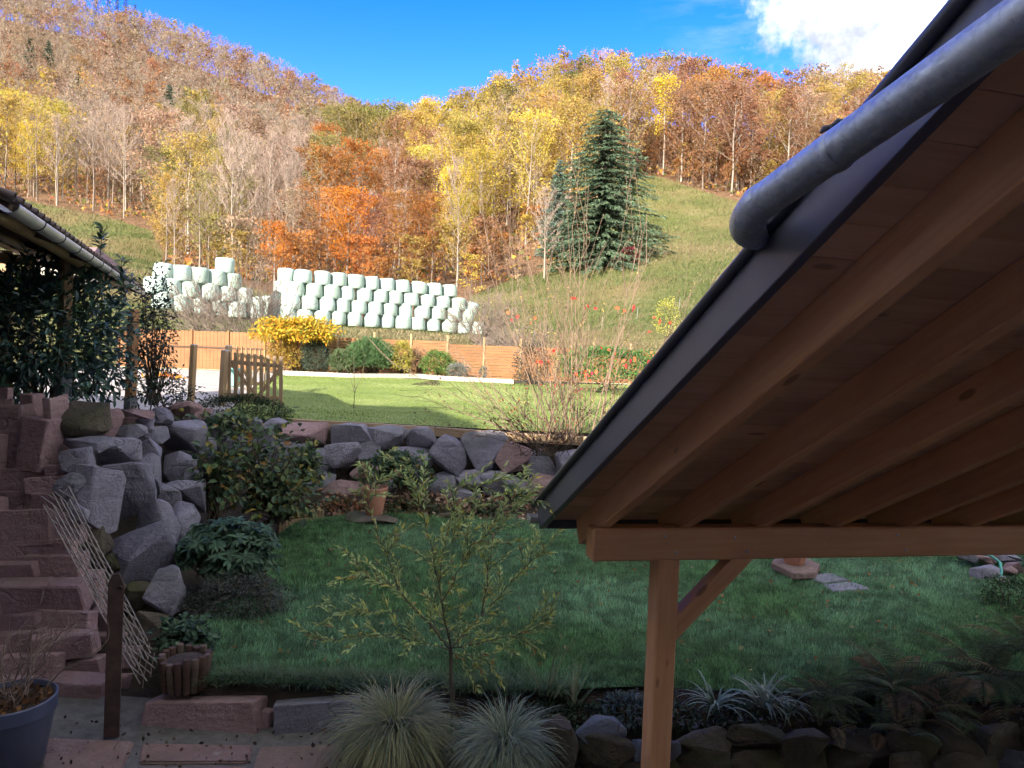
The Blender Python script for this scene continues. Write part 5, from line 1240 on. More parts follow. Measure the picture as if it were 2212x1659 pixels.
def blades(mb, base, rng, n, L, w, spread, col, droop=1.0, seg=6, up=(.5, 1.2), r0=.05, flatz=1.0):
    """arching grass blades from one crown"""
    az = rng.uniform(0, 2 * np.pi, n); el = rng.uniform(up[0], up[1], n); L = L * rng.uniform(.6, 1.1, n); w = w * rng.uniform(.7, 1.2, n)
    d = np.stack([np.cos(az), np.sin(az), np.zeros(n)], 1); p0 = base + d * rng.uniform(0, r0, (n, 1)) + rng.normal(0, r0 * .3, (n, 3)) * V(1, 1, 0)
    s = np.linspace(0, 1, seg + 1); ang = el[:, None] - droop * rng.uniform(.7, 1.3, (n, 1)) * s[None] * 2.0
    st = L[:, None] / seg; hx = np.concatenate([np.zeros((n, 1)), np.cumsum(np.cos(ang[:, :-1]) * st, 1)], 1); hz = np.concatenate([np.zeros((n, 1)), np.cumsum(np.sin(ang[:, :-1]) * st, 1)], 1)
    side = np.stack([-np.sin(az), np.cos(az), np.zeros(n)], 1); tw = rng.normal(0, .08, (n, 1)) * hx
    c = p0[:, None] + d[:, None] * hx[..., None] + V(0, 0, flatz) * hz[..., None] + side[:, None] * tw[..., None]
    ww = (w[:, None] * (1 - s[None] ** 2.2) * .5 + .0003)[..., None]; l = c - side[:, None] * ww; r = c + side[:, None] * ww
    v = np.stack([l, r], 2).reshape(-1, 3); k = 2 * (seg + 1); i = (np.arange(n)[:, None] * k + np.arange(seg)[None] * 2).ravel()[:, None]
    mb.add(v, i + np.array([0, 1, 3, 2]), 0, np.repeat(col, k, 0))

GRN = [(.030, .055, .030), (.045, .08, .035), (.02, .04, .028), (.06, .10, .04)]
def build_plants():
    rng = np.random.default_rng(99)
    # --- laurel masses at the left
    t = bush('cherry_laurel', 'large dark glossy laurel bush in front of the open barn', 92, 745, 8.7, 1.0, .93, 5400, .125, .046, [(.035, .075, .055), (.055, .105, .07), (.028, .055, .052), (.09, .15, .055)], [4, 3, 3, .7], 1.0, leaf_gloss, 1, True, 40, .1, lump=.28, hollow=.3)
    f = MB(); tubes = []; P = []; D = []
    for (px, py, D_, h) in [(222, 490, 8.8, .55), (262, 560, 8.9, .5), (160, 540, 8.6, .45), (90, 500, 8.5, .5), (60, 545, 8.6, .4), (285, 600, 9.2, .45), (205, 560, 8.7, .5), (240, 640, 9.2, .5), (30, 560, 8.5, .5), (125, 570, 8.5, .45)]:
        top = at(px, py, D_); b_ = top - V(rng.uniform(-.1, .2), 0, h); s = np.linspace(0, 1, 6)[:, None]; pts = b_ + (top - b_) * s; tubes.append((pts, np.linspace(.008, .003, 6), 1))
        m_ = 26; u = rng.uniform(.1, 1, m_) ** .7; q = b_ + (top - b_) * u[:, None]; a = rng.uniform(0, 6.28, m_); P.append(q); D.append(np.stack([np.cos(a), np.sin(a), rng.uniform(.1, 1.4, m_)], 1))
    P = np.concatenate(P); D = nrm(np.concatenate(D)); n = len(P); leaf_blades(f, P, D, V(0, -.5, .8) + rng.normal(0, .4, (n, 3)), .125 * rng.uniform(.7, 1.2, n), .045, pal(rng, n, [(.025, .055, .035), (.06, .11, .045)], [2, 1]), 0, .2, .2, True)
    mk('shoot_stems', tube_mesh(tubes).mesh('shoot_stems', bark_dark, True), t); mk('shoots', f.mesh('shoots', leaf_gloss), t)
    bush('holly_shrub', 'slender dark shrub with small leaves right of the brown timber post', 328, 735, 11.2, .40, .98, 1500, .075, .034, [(.016, .026, .022), (.03, .045, .032), (.02, .03, .03)], None, .4, leaf_gloss, 2, False, 26, .3, lump=.5, hollow=.1)
    bush('holly_shrub', 'low leafy shoots on the bank below the slender dark shrub', 350, 850, 11.0, .62, .26, 520, .075, .034, [(.02, .034, .026), (.035, .055, .036)], None, .4, leaf_gloss, 3, False, 14, .2, lump=.5, hollow=.1)
    # --- evergreen by the gate, brambles and hydrangeas on the boulders
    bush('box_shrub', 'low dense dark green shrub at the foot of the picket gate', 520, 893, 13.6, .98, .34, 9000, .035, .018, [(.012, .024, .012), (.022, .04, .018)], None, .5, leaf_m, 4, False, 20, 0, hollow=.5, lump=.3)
    for k, (px, py, D, rx, rz, n, lab) in enumerate([(560, 1005, 9.9, .78, .60, 560, 'leafy hydrangea spreading over the corner of the boulder wall'), (470, 1040, 9.2, .42, .50, 420, 'upright leafy shrub between the boulder bank and the hydrangea'), (600, 1075, 9.8, .58, .34, 560, 'yellowing leafy shrub at the far left corner of the lower lawn'),
                                                     (470, 925, 10.6, .75, .2, 620, 'trailing leafy shoots over the top of the boulder bank'), (655, 1010, 11.0, .35, .4, 380, 'thin leafy shrub left of the terracotta pot')]):
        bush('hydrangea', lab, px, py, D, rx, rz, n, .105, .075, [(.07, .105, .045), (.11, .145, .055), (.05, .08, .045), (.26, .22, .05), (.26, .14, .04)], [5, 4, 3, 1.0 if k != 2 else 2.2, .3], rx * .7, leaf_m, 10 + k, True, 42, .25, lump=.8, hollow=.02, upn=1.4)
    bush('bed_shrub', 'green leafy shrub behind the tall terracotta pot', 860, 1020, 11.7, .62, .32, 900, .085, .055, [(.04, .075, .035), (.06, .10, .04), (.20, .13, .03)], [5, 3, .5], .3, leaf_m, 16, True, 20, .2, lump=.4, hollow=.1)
    # --- rhododendron: rosettes
    t = plant('rhododendron', at(495, 1260, 7.7), 'rhododendron with rosettes of long leathery leaves left of the lower lawn'); f = MB(); tubes = []; c = at(495, 1200, 7.7)
    for k in range(190):
        u = rand_unit(rng, 1)[0]; u[2] = abs(u[2]) * (1 if rng.random() < .75 else -.6); q = c + u * np.array([.56, .44, .42]) * rng.uniform(.55, 1); m_ = 11; a = np.arange(m_) * 2.4 + rng.uniform(0, 6); ax = unit(u * .6 + V(0, 0, .8) + rng.normal(0, .25, 3)); s1 = unit(np.cross(ax, V(.3, 1, .2))); s2 = np.cross(ax, s1)
        el = rng.uniform(-.35, .5, m_); D = (np.cos(a)[:, None] * s1 + np.sin(a)[:, None] * s2) * np.cos(el)[:, None] + ax * np.sin(el)[:, None]
        leaf_blades(f, np.tile(q, (m_, 1)), D, np.tile(ax, (m_, 1)), .12 * rng.uniform(.7, 1.15, m_), .04 * rng.uniform(.8, 1.1, m_), pal(rng, m_, [(.055, .105, .06), (.08, .135, .075), (.04, .075, .045)]), 0, .15, .25, True)
        s = np.linspace(0, 1, 4)[:, None]; b_ = c + V(0, 0, -.45); tubes.append((b_ * (1 - s) + q * s + V(0, 0, .05) * s * (1 - s), np.linspace(.012, .005, 4), 1))
    mk('stems', tube_mesh(tubes).mesh('stems', bark_dark, True), t); mk('foliage', f.mesh('foliage', leaf_m), t)
    bush('small_leaved_shrub', 'rounded small-leaved dark shrub under the rhododendron', 510, 1308, 7.2, .54, .29, 9500, .030, .015, [(.035, .045, .04), (.055, .07, .055), (.08, .07, .045), (.09, .055, .03)], [4, 3, 2, .6], .40, leaf_gloss, 20, False, 16, .2, lump=.3, hollow=.4)
    bush('planter_ivy', 'pale-veined ivy growing in the log planter', 400, 1385, 6.25, .27, .18, 700, .062, .05, [(.05, .09, .05), (.08, .13, .07), (.035, .06, .04)], None, .22, leaf_m, 21, True, 12, .25, cat='plant', lump=.4, hollow=.2, upn=1.5)
    bush('moss_cushion', 'bright yellow-green cushion plant on the mossy boulder at the left', 196, 925, 8.85, .16, .16, 1500, .016, .008, [(.10, .13, .015), (.14, .17, .03)], None, .1, leaf_m, 22, False, 3, cat='plant')
    # --- plant in the tall pot
    t = plant('pot_shrub', POT2 + V(0, 0, .36), 'sparse stemmed shrub with orange-tinged leaves in the tall terracotta pot', 'plant'); tubes = []; tips = []
    for k in range(12): grow(rng, POT2 + V(rng.uniform(-.06, .06), rng.uniform(-.06, .06), .35), V(rng.normal(0, .6), rng.normal(0, .4), 1), .28, .006, 0, dict(levels=1, kids=3, angle=.6, ratio=.55, wander=.1, up=.03), tubes, tips)
    P, D = tip_leaves(rng, tips, 7, .8); f = MB(); leaf_blades(f, P, D, V(0, 0, 1) + rng.normal(0, .4, (len(P), 3)), .06, .035, pal(rng, len(P), [(.06, .10, .04), (.10, .14, .05), (.35, .14, .04), (.30, .18, .07)], [3, 2, 1, 1]), 0, .2, .2, True)
    mk('stems', tube_mesh(tubes).mesh('stems', bark_tan, True), t); mk('foliage', f.mesh('foliage', leaf_m), t)
    # --- bare shrub in the blue-grey pot
    t = plant('bare_shrub', POT1 + V(0, 0, .45), 'bare twiggy shrub growing in the blue-grey plastic pot'); tubes = []; tips = []
    for k in range(15): grow(rng, POT1 + V(rng.uniform(-.08, .08), rng.uniform(-.08, .08), .44), V(rng.normal(.25, .7), rng.normal(0, .45), rng.uniform(.5, 1.1)), .42, .0055, 0, dict(levels=2, kids=[3, 2], angle=.75, ratio=.62, wander=.14, up=.04, rratio=.7, taper=.6), tubes, tips)
    mk('branches', tube_mesh(tubes, (6, 5, 4), .0018).mesh('branches', mat_bark('bark_hydrangea', (.10, .07, .055), (.24, .18, .14), 20), True), t)
    f = MB(); n = 260; a = rng.uniform(0, 6.28, n); r = np.sqrt(rng.random(n)) * .24; leaf_quads(f, POT1 + np.stack([np.cos(a) * r, np.sin(a) * r, np.full(n, .455) + rng.uniform(0, .02, n)], 1), .05, rng, pal(rng, n, [(.10, .05, .025), (.20, .10, .04), (.06, .035, .02)])); tag(mk('pot_litter', f.mesh('pot_litter', litter_m)), 'dry brown leaves lying in the blue-grey plastic pot', 'leaves', kind='stuff')
    # --- young tree with narrow pale leaves in front
    b0 = atz(978, 1556, -.02); t = plant('young_tree', b0, 'young tree with narrow pale green leaves in front of the lower lawn', 'tree'); tubes = []; tips = []
    Dn = b0[1]; sp = at(974, 1405, Dn); tubes.append((np.array([b0 - V(0, 0, .1), b0 * .6 + sp * .4 + V(.004, 0, 0), sp * .7 + b0 * .3 + V(-.004, 0, 0), sp]), np.array([.021, .018, .016, .015]), 0))
    for (x0, y0, x1, y1, dd, r) in [(974, 1405, 862, 1275, .15, .010), (862, 1275, 795, 1090, .1, .006), (974, 1405, 955, 1300, -.3, .009), (955, 1300, 915, 1110, -.2, .006), (974, 1400, 1040, 1330, .2, .009), (1040, 1330, 1065, 1160, .1, .006), (974, 1405, 850, 1370, -.2, .006), (850, 1370, 700, 1385, -.2, .004), (862, 1320, 720, 1330, .3, .005),
                                    (974, 1400, 1110, 1375, -.2, .006), (1110, 1375, 1185, 1345, -.1, .004), (974, 1410, 1060, 1425, .25, .005), (930, 1360, 960, 1180, .35, .006), (960, 1180, 985, 1060, .3, .004), (1040, 1330, 1130, 1230, .4, .005), (1130, 1230, 1170, 1190, .4, .003), (862, 1275, 780, 1240, -.3, .005), (955, 1300, 1010, 1200, -.4, .005), (1010, 1200, 1095, 1090, -.35, .0035), (915, 1110, 880, 1010, -.2, .003), (985, 1060, 1060, 1040, .3, .003), (1065, 1160, 1125, 1075, .15, .003), (795, 1090, 815, 1040, .1, .003), (960, 1200, 1040, 1080, .2, .003), (1095, 1090, 1120, 1065, -.35, .003)]:
        p = at(x0, y0, Dn + (0 if (x0, y0) in ((974, 1405), (974, 1400), (974, 1410)) else dd)); q = at(x1, y1, Dn + dd); s = np.linspace(0, 1, 6)[:, None]; pts = p + (q - p) * s + rng.normal(0, .008, (6, 3)) * s * (1 - s) * 4; d_ = nrm(np.gradient(pts, axis=0)); tubes.append((pts, np.linspace(r, r * .6, 6), 1)); tips.append((pts, d_))
        for k in range(6):
            j = rng.integers(1, 6); a = rng.uniform(.4, 1.0); dd_ = unit(d_[j] * math.cos(a) + unit(np.cross(d_[j], rand_unit(rng, 1)[0])) * math.sin(a) + V(0, 0, .12)); grow(rng, pts[j], dd_, rng.uniform(.14, .34), .0028, 0, dict(levels=0, kids=0, wander=.12, up=-.02, seg=5), tubes, tips)
    P, D = tip_leaves(rng, tips, .0135, .8, .004); f = MB(); n = len(P); leaf_blades(f, P, D + V(0, 0, .15), V(0, -.2, 1) + rng.normal(0, .5, (n, 3)), .066 * rng.uniform(.6, 1.15, n), .018 * rng.uniform(.8, 1.2, n), pal(rng, n, [(.36, .43, .16), (.45, .51, .22), (.26, .33, .13), (.56, .51, .12), (.32, .2, .08)], [5, 3, 4, 1.2, .7]), 0, .2, .2)
    mk('trunk', tube_mesh(tubes, (8, 5, 4)).mesh('trunk', bark_olive, True), t); mk('crown', f.mesh('crown', leaf_m), t)
    # --- tussocks of ornamental sedge
    for k, (px, py, D, n, L, cc, lab) in enumerate([(852, 1582, 5.12, 2300, .58, [(.24, .24, .11), (.17, .19, .09), (.34, .31, .16), (.10, .13, .07)], 'large arching tussock of variegated sedge on the patio edge'), (1092, 1592, 5.02, 1700, .48, [(.24, .28, .17), (.17, .21, .14), (.32, .34, .22), (.11, .15, .11)], 'smaller pale tussock of sedge right of the large one')]):
        c = at(px, py, D); c[2] = -.1; t = plant('sedge_tussock', c, lab, 'grass'); f = MB(); blades(f, c, rng, n, L, .0055, 1, pal(rng, n, cc), 1.05, 8, (.3, 1.5), .1); mk('blades', f.mesh('blades', grass_m), t)
    # --- strap-leaved plants and iris in the bed
    for k, (px, py, D, n, L, w, cc, lab) in enumerate([(1545, 1545, 5.55, 34, .34, .022, [(.20, .27, .22), (.13, .19, .15)], 'clump of pale arching strap leaves right behind the carport post'), (1650, 1535, 5.6, 46, .36, .024, [(.20, .27, .22), (.12, .17, .12), (.28, .30, .2)], 'larger clump of pale strap leaves left of the ferns'), (1700, 1550, 5.5, 20, .34, .022, [(.17, .23, .19), (.10, .14, .1)], 'small clump of strap leaves touching the ferns'), (1240, 1545, 5.55, 16, .34, .012, [(.12, .16, .08), (.2, .2, .1)], 'few thin grass leaves behind the slate boulder'), (1180, 1530, 5.6, 10, .55, .012, [(.16, .16, .07), (.11, .13, .06)], 'tall thin iris leaves left of the slate boulder')]):
        c = at(px, py, D); c[2] = .0; t = plant('strap_leaf_plant', c, lab, 'plant', 'strap-leaved plants in the bed'); f = MB(); blades(f, c, rng, n, L, w, 1, pal(rng, n, cc), .85 if k < 3 else .3, 7, (.7, 1.5), .05); mk('blades', f.mesh('blades', grass_m), t)
    bush('sage', 'grey-green sage beside the carport post', 1352, 1535, 5.6, .2, .11, 420, .06, .02, [(.07, .10, .10), (.10, .14, .14), (.05, .07, .06)], None, .16, leaf_m, 30, True, 12, cat='plant')
    for k, (px, lab) in enumerate([(1455, 'low dark leafy plant half hidden by the carport post'), (1260, 'low dark leafy plant behind the slate boulder'), (1180, 'low leafy plant behind the mossy block'), (1590, 'low leafy plant among the strap leaves')]):
        bush('bed_plant', lab, px, 1545, 5.6, .22, .08, 300, .045, .025, [(.035, .055, .035), (.06, .085, .05)], None, .15, leaf_m, 31 + k, True, 8, cat='plant', group='low plants in the front bed')
    # --- ferns
    def fern(px, py, D, n, L, seed, lab, cc, wts):
        r_ = np.random.default_rng(seed); c = at(px, py, D); t = plant('fern', c, lab, 'fern', 'ferns in the bed'); f = MB(); st = []
        for k in range(n):
            az = k * 2.399 + r_.normal(0, .2); el = r_.uniform(.35, 1.2); Lf = L * r_.uniform(.65, 1.1); m_ = 26; s = np.linspace(0, 1, m_); ang = el - 1.5 * s * r_.uniform(.7, 1.2); x = np.r_[0, np.cumsum(np.cos(ang))[:-1]] * Lf / m_; z = np.r_[0, np.cumsum(np.sin(ang))[:-1]] * Lf / m_
            d = V(math.cos(az), math.sin(az), 0); sd = V(-d[1], d[0], 0); pts = c + r_.normal(0, .07, 3) * V(1.5, .8, .2) + d * x[:, None] + V(0, 0, 1) * z[:, None] + sd * (r_.normal(0, .05) * s ** 2)[:, None]; tg = nrm(np.gradient(pts, axis=0)); N = nrm(np.cross(tg, sd)); N = np.where(N[:, 2:] < 0, -N, N); st.append((pts[::5], np.linspace(.003, .001, len(pts[::5])), 2))
            wl = .13 * (L / .6) * np.sin(np.pi * np.clip(s * .93 + .07, 0, 1)) ** .8 * (1 - .35 * s); col = pal(r_, 1, cc, wts)[0]
            for sg in (-1, 1):
                for sub in range(1):
                    D_ = nrm(sd * sg + tg * .45 - N * .12); leaf_blades(f, pts[2:], D_[2:], N[2:], wl[2:] * r_.uniform(.85, 1.1, m_ - 2), (.0105 * (L / .6)), np.clip(col * colvar(r_, m_ - 2, .25, .05), .005, 1), 0, .15, .2)
        mk('stalks', tube_mesh(st).mesh('stalks', bark_dark, True), t); mk('fronds', f.mesh('fronds', leaf_m), t)
    FC = [(.19, .225, .115), (.13, .16, .09), (.28, .21, .12), (.21, .15, .09)]
    fern(1945, 1500, 5.75, 44, .62, 1, 'large browning fern in the middle of the right bed', FC, [4, 3, 2, 1]); fern(1790, 1515, 5.6, 26, .45, 2, 'green fern left of the large fern', FC, [5, 3, 1, .3]); fern(2130, 1470, 5.7, 34, .62, 3, 'spreading fern at the right edge of the bed', FC, [4, 3, 2, 1]); fern(2030, 1545, 5.4, 24, .42, 4, 'low drooping fern over the dark bed edge', FC, [4, 4, 1, 1]); fern(1890, 1575, 5.3, 18, .36, 5, 'small fern hanging over the rubble wall', FC, [4, 3, 2, .5]); fern(2240, 1400, 6.1, 26, .55, 6, 'fern just inside the right picture edge', FC, [5, 3, 1, .5])
    # --- right small bush by the rubble
    bush('box_shrub', 'small green shrub in front of the rubble heap', 2190, 1295, 8.0, .3, .24, 900, .045, .024, [(.025, .05, .022), (.05, .085, .03)], None, .3, leaf_m, 40, False, 8)
    # --- big bare shrub catching the sun, with a few red leaves
    t = plant('bare_shrub', at(1215, 955, 12.9), 'tall thicket of bare tan stems with a few red leaves beside the roof edge'); tubes = []; tips = []; rl = []
    for k in range(62):
        px = rng.normal(1235, 55); b_ = at(px, 950 + (px - 1200) * .04, 12.9 + rng.uniform(-.5, .7)); tx = px + (px - 1235) * 1.1 + rng.normal(0, 75); ty = rng.uniform(480, 760) if rng.random() < .55 else rng.uniform(700, 880); e = at(tx, ty, b_[1] + rng.normal(0, .35))
        grow(rng, b_, e - b_, float(np.linalg.norm(e - b_)), rng.uniform(.007, .014), 0, dict(levels=2, kids=[5, 3], angle=.42, ratio=.32, wander=.035, up=.01, rratio=.45, taper=.3, seg=6, upsub=1.5) if k % 2 else dict(levels=1, kids=[5], angle=.4, ratio=.33, wander=.04, up=.01, rratio=.45, taper=.3, seg=6), tubes, tips)
    mk('stems', tube_mesh(tubes, (5, 4, 3), .003).mesh('stems', bark_tan, True), t)
    f = MB(); anchors = [(1275, 655), (1360, 665), (1130, 690), (1260, 805), (1270, 808), (1355, 770), (1400, 705), (1200, 760), (1245, 815), (1310, 760), (1405, 775), (1180, 775), (1110, 680), (1345, 780), (1430, 690), (1215, 838), (1240, 640)]
    for (x, y) in anchors:
        n = int(rng.integers(2, 6)); q = at(x, y, 12.7) + rng.normal(0, .06, (n, 3)) * V(1.6, 1, .8); leaf_blades(f, q, rng.normal(0, 1, (n, 3)) + V(0, 0, -.5), V(0, -1, .3) + rng.normal(0, .5, (n, 3)), .10 * rng.uniform(.5, 1.1, n), .06, pal(rng, n, [(.55, .06, .05), (.62, .14, .06), (.50, .03, .06)], [3, 3, 1]), 0, .2, .2, True)
    n = 420; j = rng.integers(0, len(tips), n); q = np.array([tips[i][0][rng.integers(1, 5)] for i in j]); leaf_blades(f, q, rng.normal(0, 1, (n, 3)), V(0, 0, 1) + rng.normal(0, .6, (n, 3)), .045, .022, pal(rng, n, [(.45, .33, .10), (.34, .20, .12), (.5, .4, .1)]), 0, .2, .2)
    mk('leaves', f.mesh('leaves', leaf_m), t)
    # dark spiny shrub in front of it, half in the shade
    t = plant('bare_shrub', at(1175, 985, 12.3), 'dark tangled bare shrub with dull red leaves on the boulder wall'); tubes = []; tips = []
    for k in range(40):
        b_ = at(1175 + rng.normal(0, 26), 985, 12.35); e = at(1175 + rng.normal(-30, 90), rng.uniform(800, 960), 12.2 + rng.normal(0, .4)); grow(rng, b_, e - b_, float(np.linalg.norm(e - b_)) * .9, .006, 0, dict(levels=2, kids=[4, 3], angle=.6, ratio=.45, wander=.08, up=-.01, rratio=.5, taper=.4), tubes, tips)
    mk('stems', tube_mesh(tubes, (5, 4, 3), .002).mesh('stems', bark_dark, True), t); f = MB(); n = 330; j = rng.integers(0, len(tips), n); q = np.array([tips[i][0][rng.integers(1, 5)] for i in j])
    leaf_blades(f, q, rng.normal(0, 1, (n, 3)), V(0, -.3, 1) + rng.normal(0, .6, (n, 3)), .055, .035, pal(rng, n, [(.22, .05, .04), (.16, .09, .05), (.26, .14, .05)]), 0, .2, .2); mk('leaves', f.mesh('leaves', leaf_m), t)
    # --- sapling on the upper lawn
    b_ = atz(764, 882, 1.2); t = plant('sapling', b_, 'thin bare sapling on the upper lawn', 'tree'); tubes = []; tips = []; D0 = b_[1]
    for p, q, r in [((764, 882), (766, 848), .014), ((766, 848), (752, 800), .009), ((766, 848), (784, 802), .009), ((766, 840), (764, 755), .009), ((752, 800), (735, 790), .005), ((784, 802), (786, 760), .005), ((766, 848), (734, 822), .004)]:
        a = at(*p, D0); b2 = at(*q, D0); s = np.linspace(0, 1, 5)[:, None]; tubes.append((a + (b2 - a) * s + rng.normal(0, .01, (5, 3)) * s * (1 - s) * 4, np.linspace(r, r * .5, 5), 0))
    mk('stem', tube_mesh(tubes).mesh('stem', bark_olive, True), t)
    # --- shrubs along the fence
    bush('yellow_shrub', 'spreading golden yellow shrub in front of the fence behind the gate', 640, 715, 29.0, 1.75, .55, 3800, .17, .075, [(.48, .33, .03), (.55, .27, .03), (.34, .30, .04), (.20, .22, .04)], [5, 3, 2, 1.2], 1.0, leaf_m, 50, False, 30, .4, lump=.4, hollow=.1, base=atz(640, 806, 1.22))
    bush('yellow_shrub', 'ochre foliage skirt below the golden yellow shrub', 612, 770, 29.1, .75, .72, 2600, .10, .05, [(.40, .26, .04), (.34, .20, .06), (.26, .22, .05)], None, .6, leaf_m, 51, False, 20, .3, lump=.4, hollow=.1, base=atz(612, 808, 1.22))
    bush('round_shrub', 'rounded dark grey-green shrub in front of the fence', 683, 771, 29.3, .60, .68, 4200, .075, .03, [(.075, .10, .07), (.055, .075, .055), (.10, .13, .09)], None, .55, leaf_m, 52, False, 16, .0, lump=.2, hollow=.5, base=atz(683, 808, 1.22))
    bush('grass_shrub', 'bright green feathery shrub in the middle of the fence bed', 800, 768, 29.4, .92, .68, 4800, .17, .03, [(.09, .17, .07), (.12, .21, .08), (.07, .12, .055)], None, .6, leaf_m, 53, False, 20, -.8, lump=.35, hollow=.3, base=atz(800, 810, 1.22))
    bush('grass_shrub', 'smaller green shrub between the round shrub and the feathery one', 736, 782, 29.2, .48, .5, 1800, .12, .03, [(.12, .18, .08), (.09, .13, .06), (.16, .2, .1)], None, .4, leaf_m, 54, False, 12, -.5, base=atz(736, 808, 1.22))
    bush('yellow_shrub', 'yellow-green shrub right of the feathery green one', 868, 772, 29.5, .42, .68, 1500, .10, .045, [(.38, .33, .05), (.30, .28, .06), (.22, .2, .07)], None, .4, leaf_m, 55, False, 14, .1, lump=.4, base=atz(868, 812, 1.22))
    bush('bare_bush', 'thin pinkish twiggy shrub in front of the slatted fence', 905, 775, 29.7, .40, .62, 420, .08, .03, [(.34, .20, .13), (.28, .2, .12)], None, .4, leaf_m, 56, False, 40, .1, stemm=bark_tan, base=atz(905, 813, 1.22), hollow=.2)
    bush('round_shrub', 'small bright green laurel bush by the fence', 945, 786, 29.3, .66, .52, 2400, .09, .045, [(.08, .16, .04), (.12, .20, .05), (.22, .24, .06)], [4, 3, 1], .5, leaf_m, 57, False, 14, .0, base=atz(945, 814, 1.22))
    bush('lavender', 'grey lavender right of the small laurel bush', 990, 801, 29.0, .42, .27, 1300, .11, .02, [(.22, .23, .20), (.17, .18, .16)], None, .4, leaf_m, 58, False, 8, -.6, cat='plant', base=atz(990, 817, 1.22))
    bush('dwarf_conifer', 'tiny blue-grey conifer at the right end of the fence bed', 1044, 806, 28.9, .17, .26, 600, .06, .02, [(.14, .18, .17), (.10, .13, .12)], None, .17, leaf_m, 59, False, 5, -.3, base=atz(1044, 820, 1.22))
    # --- bare bushes beyond the fence
    for k, (px, pb, D, H, n, lab) in enumerate([(563, 722, 36, 3.5, 34, 'bare grey bush in front of the left bale stack'), (440, 722, 38, 3.2, 30, 'bare brownish bush at the left end of the left bale stack'), (1040, 740, 44, 3.2, 34, 'bare grey bush at the right end of the right bale stack'), (1110, 745, 34, 2.2, 26, 'low bare bush beyond the fence behind the tall thicket')]):
        b_ = at(px, pb, D); b_[2] = float(hill_z(b_[0], b_[1])); t = plant('bare_bush', b_, lab, 'bush', 'bare bushes beyond the fence'); tubes = []; tips = []
        for j in range(int(n * 1.5)): grow(rng, b_ + rng.normal(0, .15, 3) * V(1, 1, 0), V(rng.normal(0, .75), rng.normal(0, .5), 1), H * rng.uniform(.5, .85), .03, 0, dict(levels=2, kids=[4, 4], angle=.6, ratio=.5, wander=.10, up=.03, rratio=.45, taper=.35, seg=4), tubes, tips)
        mk('branches', tube_mesh(tubes, (4, 3, 3), .010).mesh('branches', mat_bark('bark_bush', (.13, .10, .08), (.24, .19, .155), 6) if k == 0 else MATS['bark_bush'], True), t)
    # --- green hedge and yellow shrub at the right behind the thicket
    bush('hedge', 'bright green laurel hedge behind the tall bare thicket', 1320, 790, 24, 1.9, .62, 5200, .11, .05, [(.07, .15, .04), (.10, .20, .05), (.05, .10, .035)], None, .8, leaf_m, 70, False, 20, .0, cat='hedge', base=atz(1320, 840, 1.2))
    bush('dark_bush', 'dark thorny bush between fence and green hedge', 1150, 790, 27, .75, .85, 1500, .09, .04, [(.035, .045, .03), (.06, .055, .04)], None, .6, leaf_m, 71, False, 30, .2, base=atz(1150, 830, 1.2))
    bush('yellow_shrub', 'small yellow shrub on the slope next to the roof edge', 1440, 690, 40, .75, 1.15, 700, .12, .06, [(.40, .37, .07), (.30, .31, .09)], None, .6, leaf_m, 72, False, 16, .1, lump=.5, base=at(1440, 740, 40))
    bush('orange_shrub', 'orange-leaved shrub half hidden behind the slender dark shrub', 352, 828, 24, .9, .3, 700, .12, .07, [(.6, .3, .04), (.55, .2, .04)], None, .4, leaf_m, 73, False, 10, .1, base=atz(352, 850, 1.2))
    bush('red_bush', 'small red twiggy bush at the foot of the broad spruce', 1362, 552, 92, 1.2, 1.0, 500, .3, .04, [(.35, .05, .08), (.25, .06, .08)], None, 1.0, leaf_far, 74, False, 14, -.8)
    # --- low plants and litter in the bed below the wall
    for k, (px, py, lab) in enumerate([(740, 1098, 'orange-brown dying perennials left of the tall terracotta pot'), (880, 1100, 'green low perennials right of the tall terracotta pot'), (950, 1110, 'low perennials in the bed under the boulder wall'), (670, 1110, 'rusty low perennials by the palisade edging'), (1060, 1105, 'scattered low perennials at the right end of the bed')]):
        cc = [(.28, .12, .05), (.20, .09, .045), (.09, .10, .04)] if k in (0, 3) else [(.055, .08, .04), (.09, .11, .05), (.16, .11, .05)]
        bush('perennial', lab, px, py, 11.6, .42, .13, 420, .075, .045, cc, None, .25, leaf_m, 80 + k, True, 8, .2, cat='plant', group='perennials in the bed', hollow=.1)
build_plants()

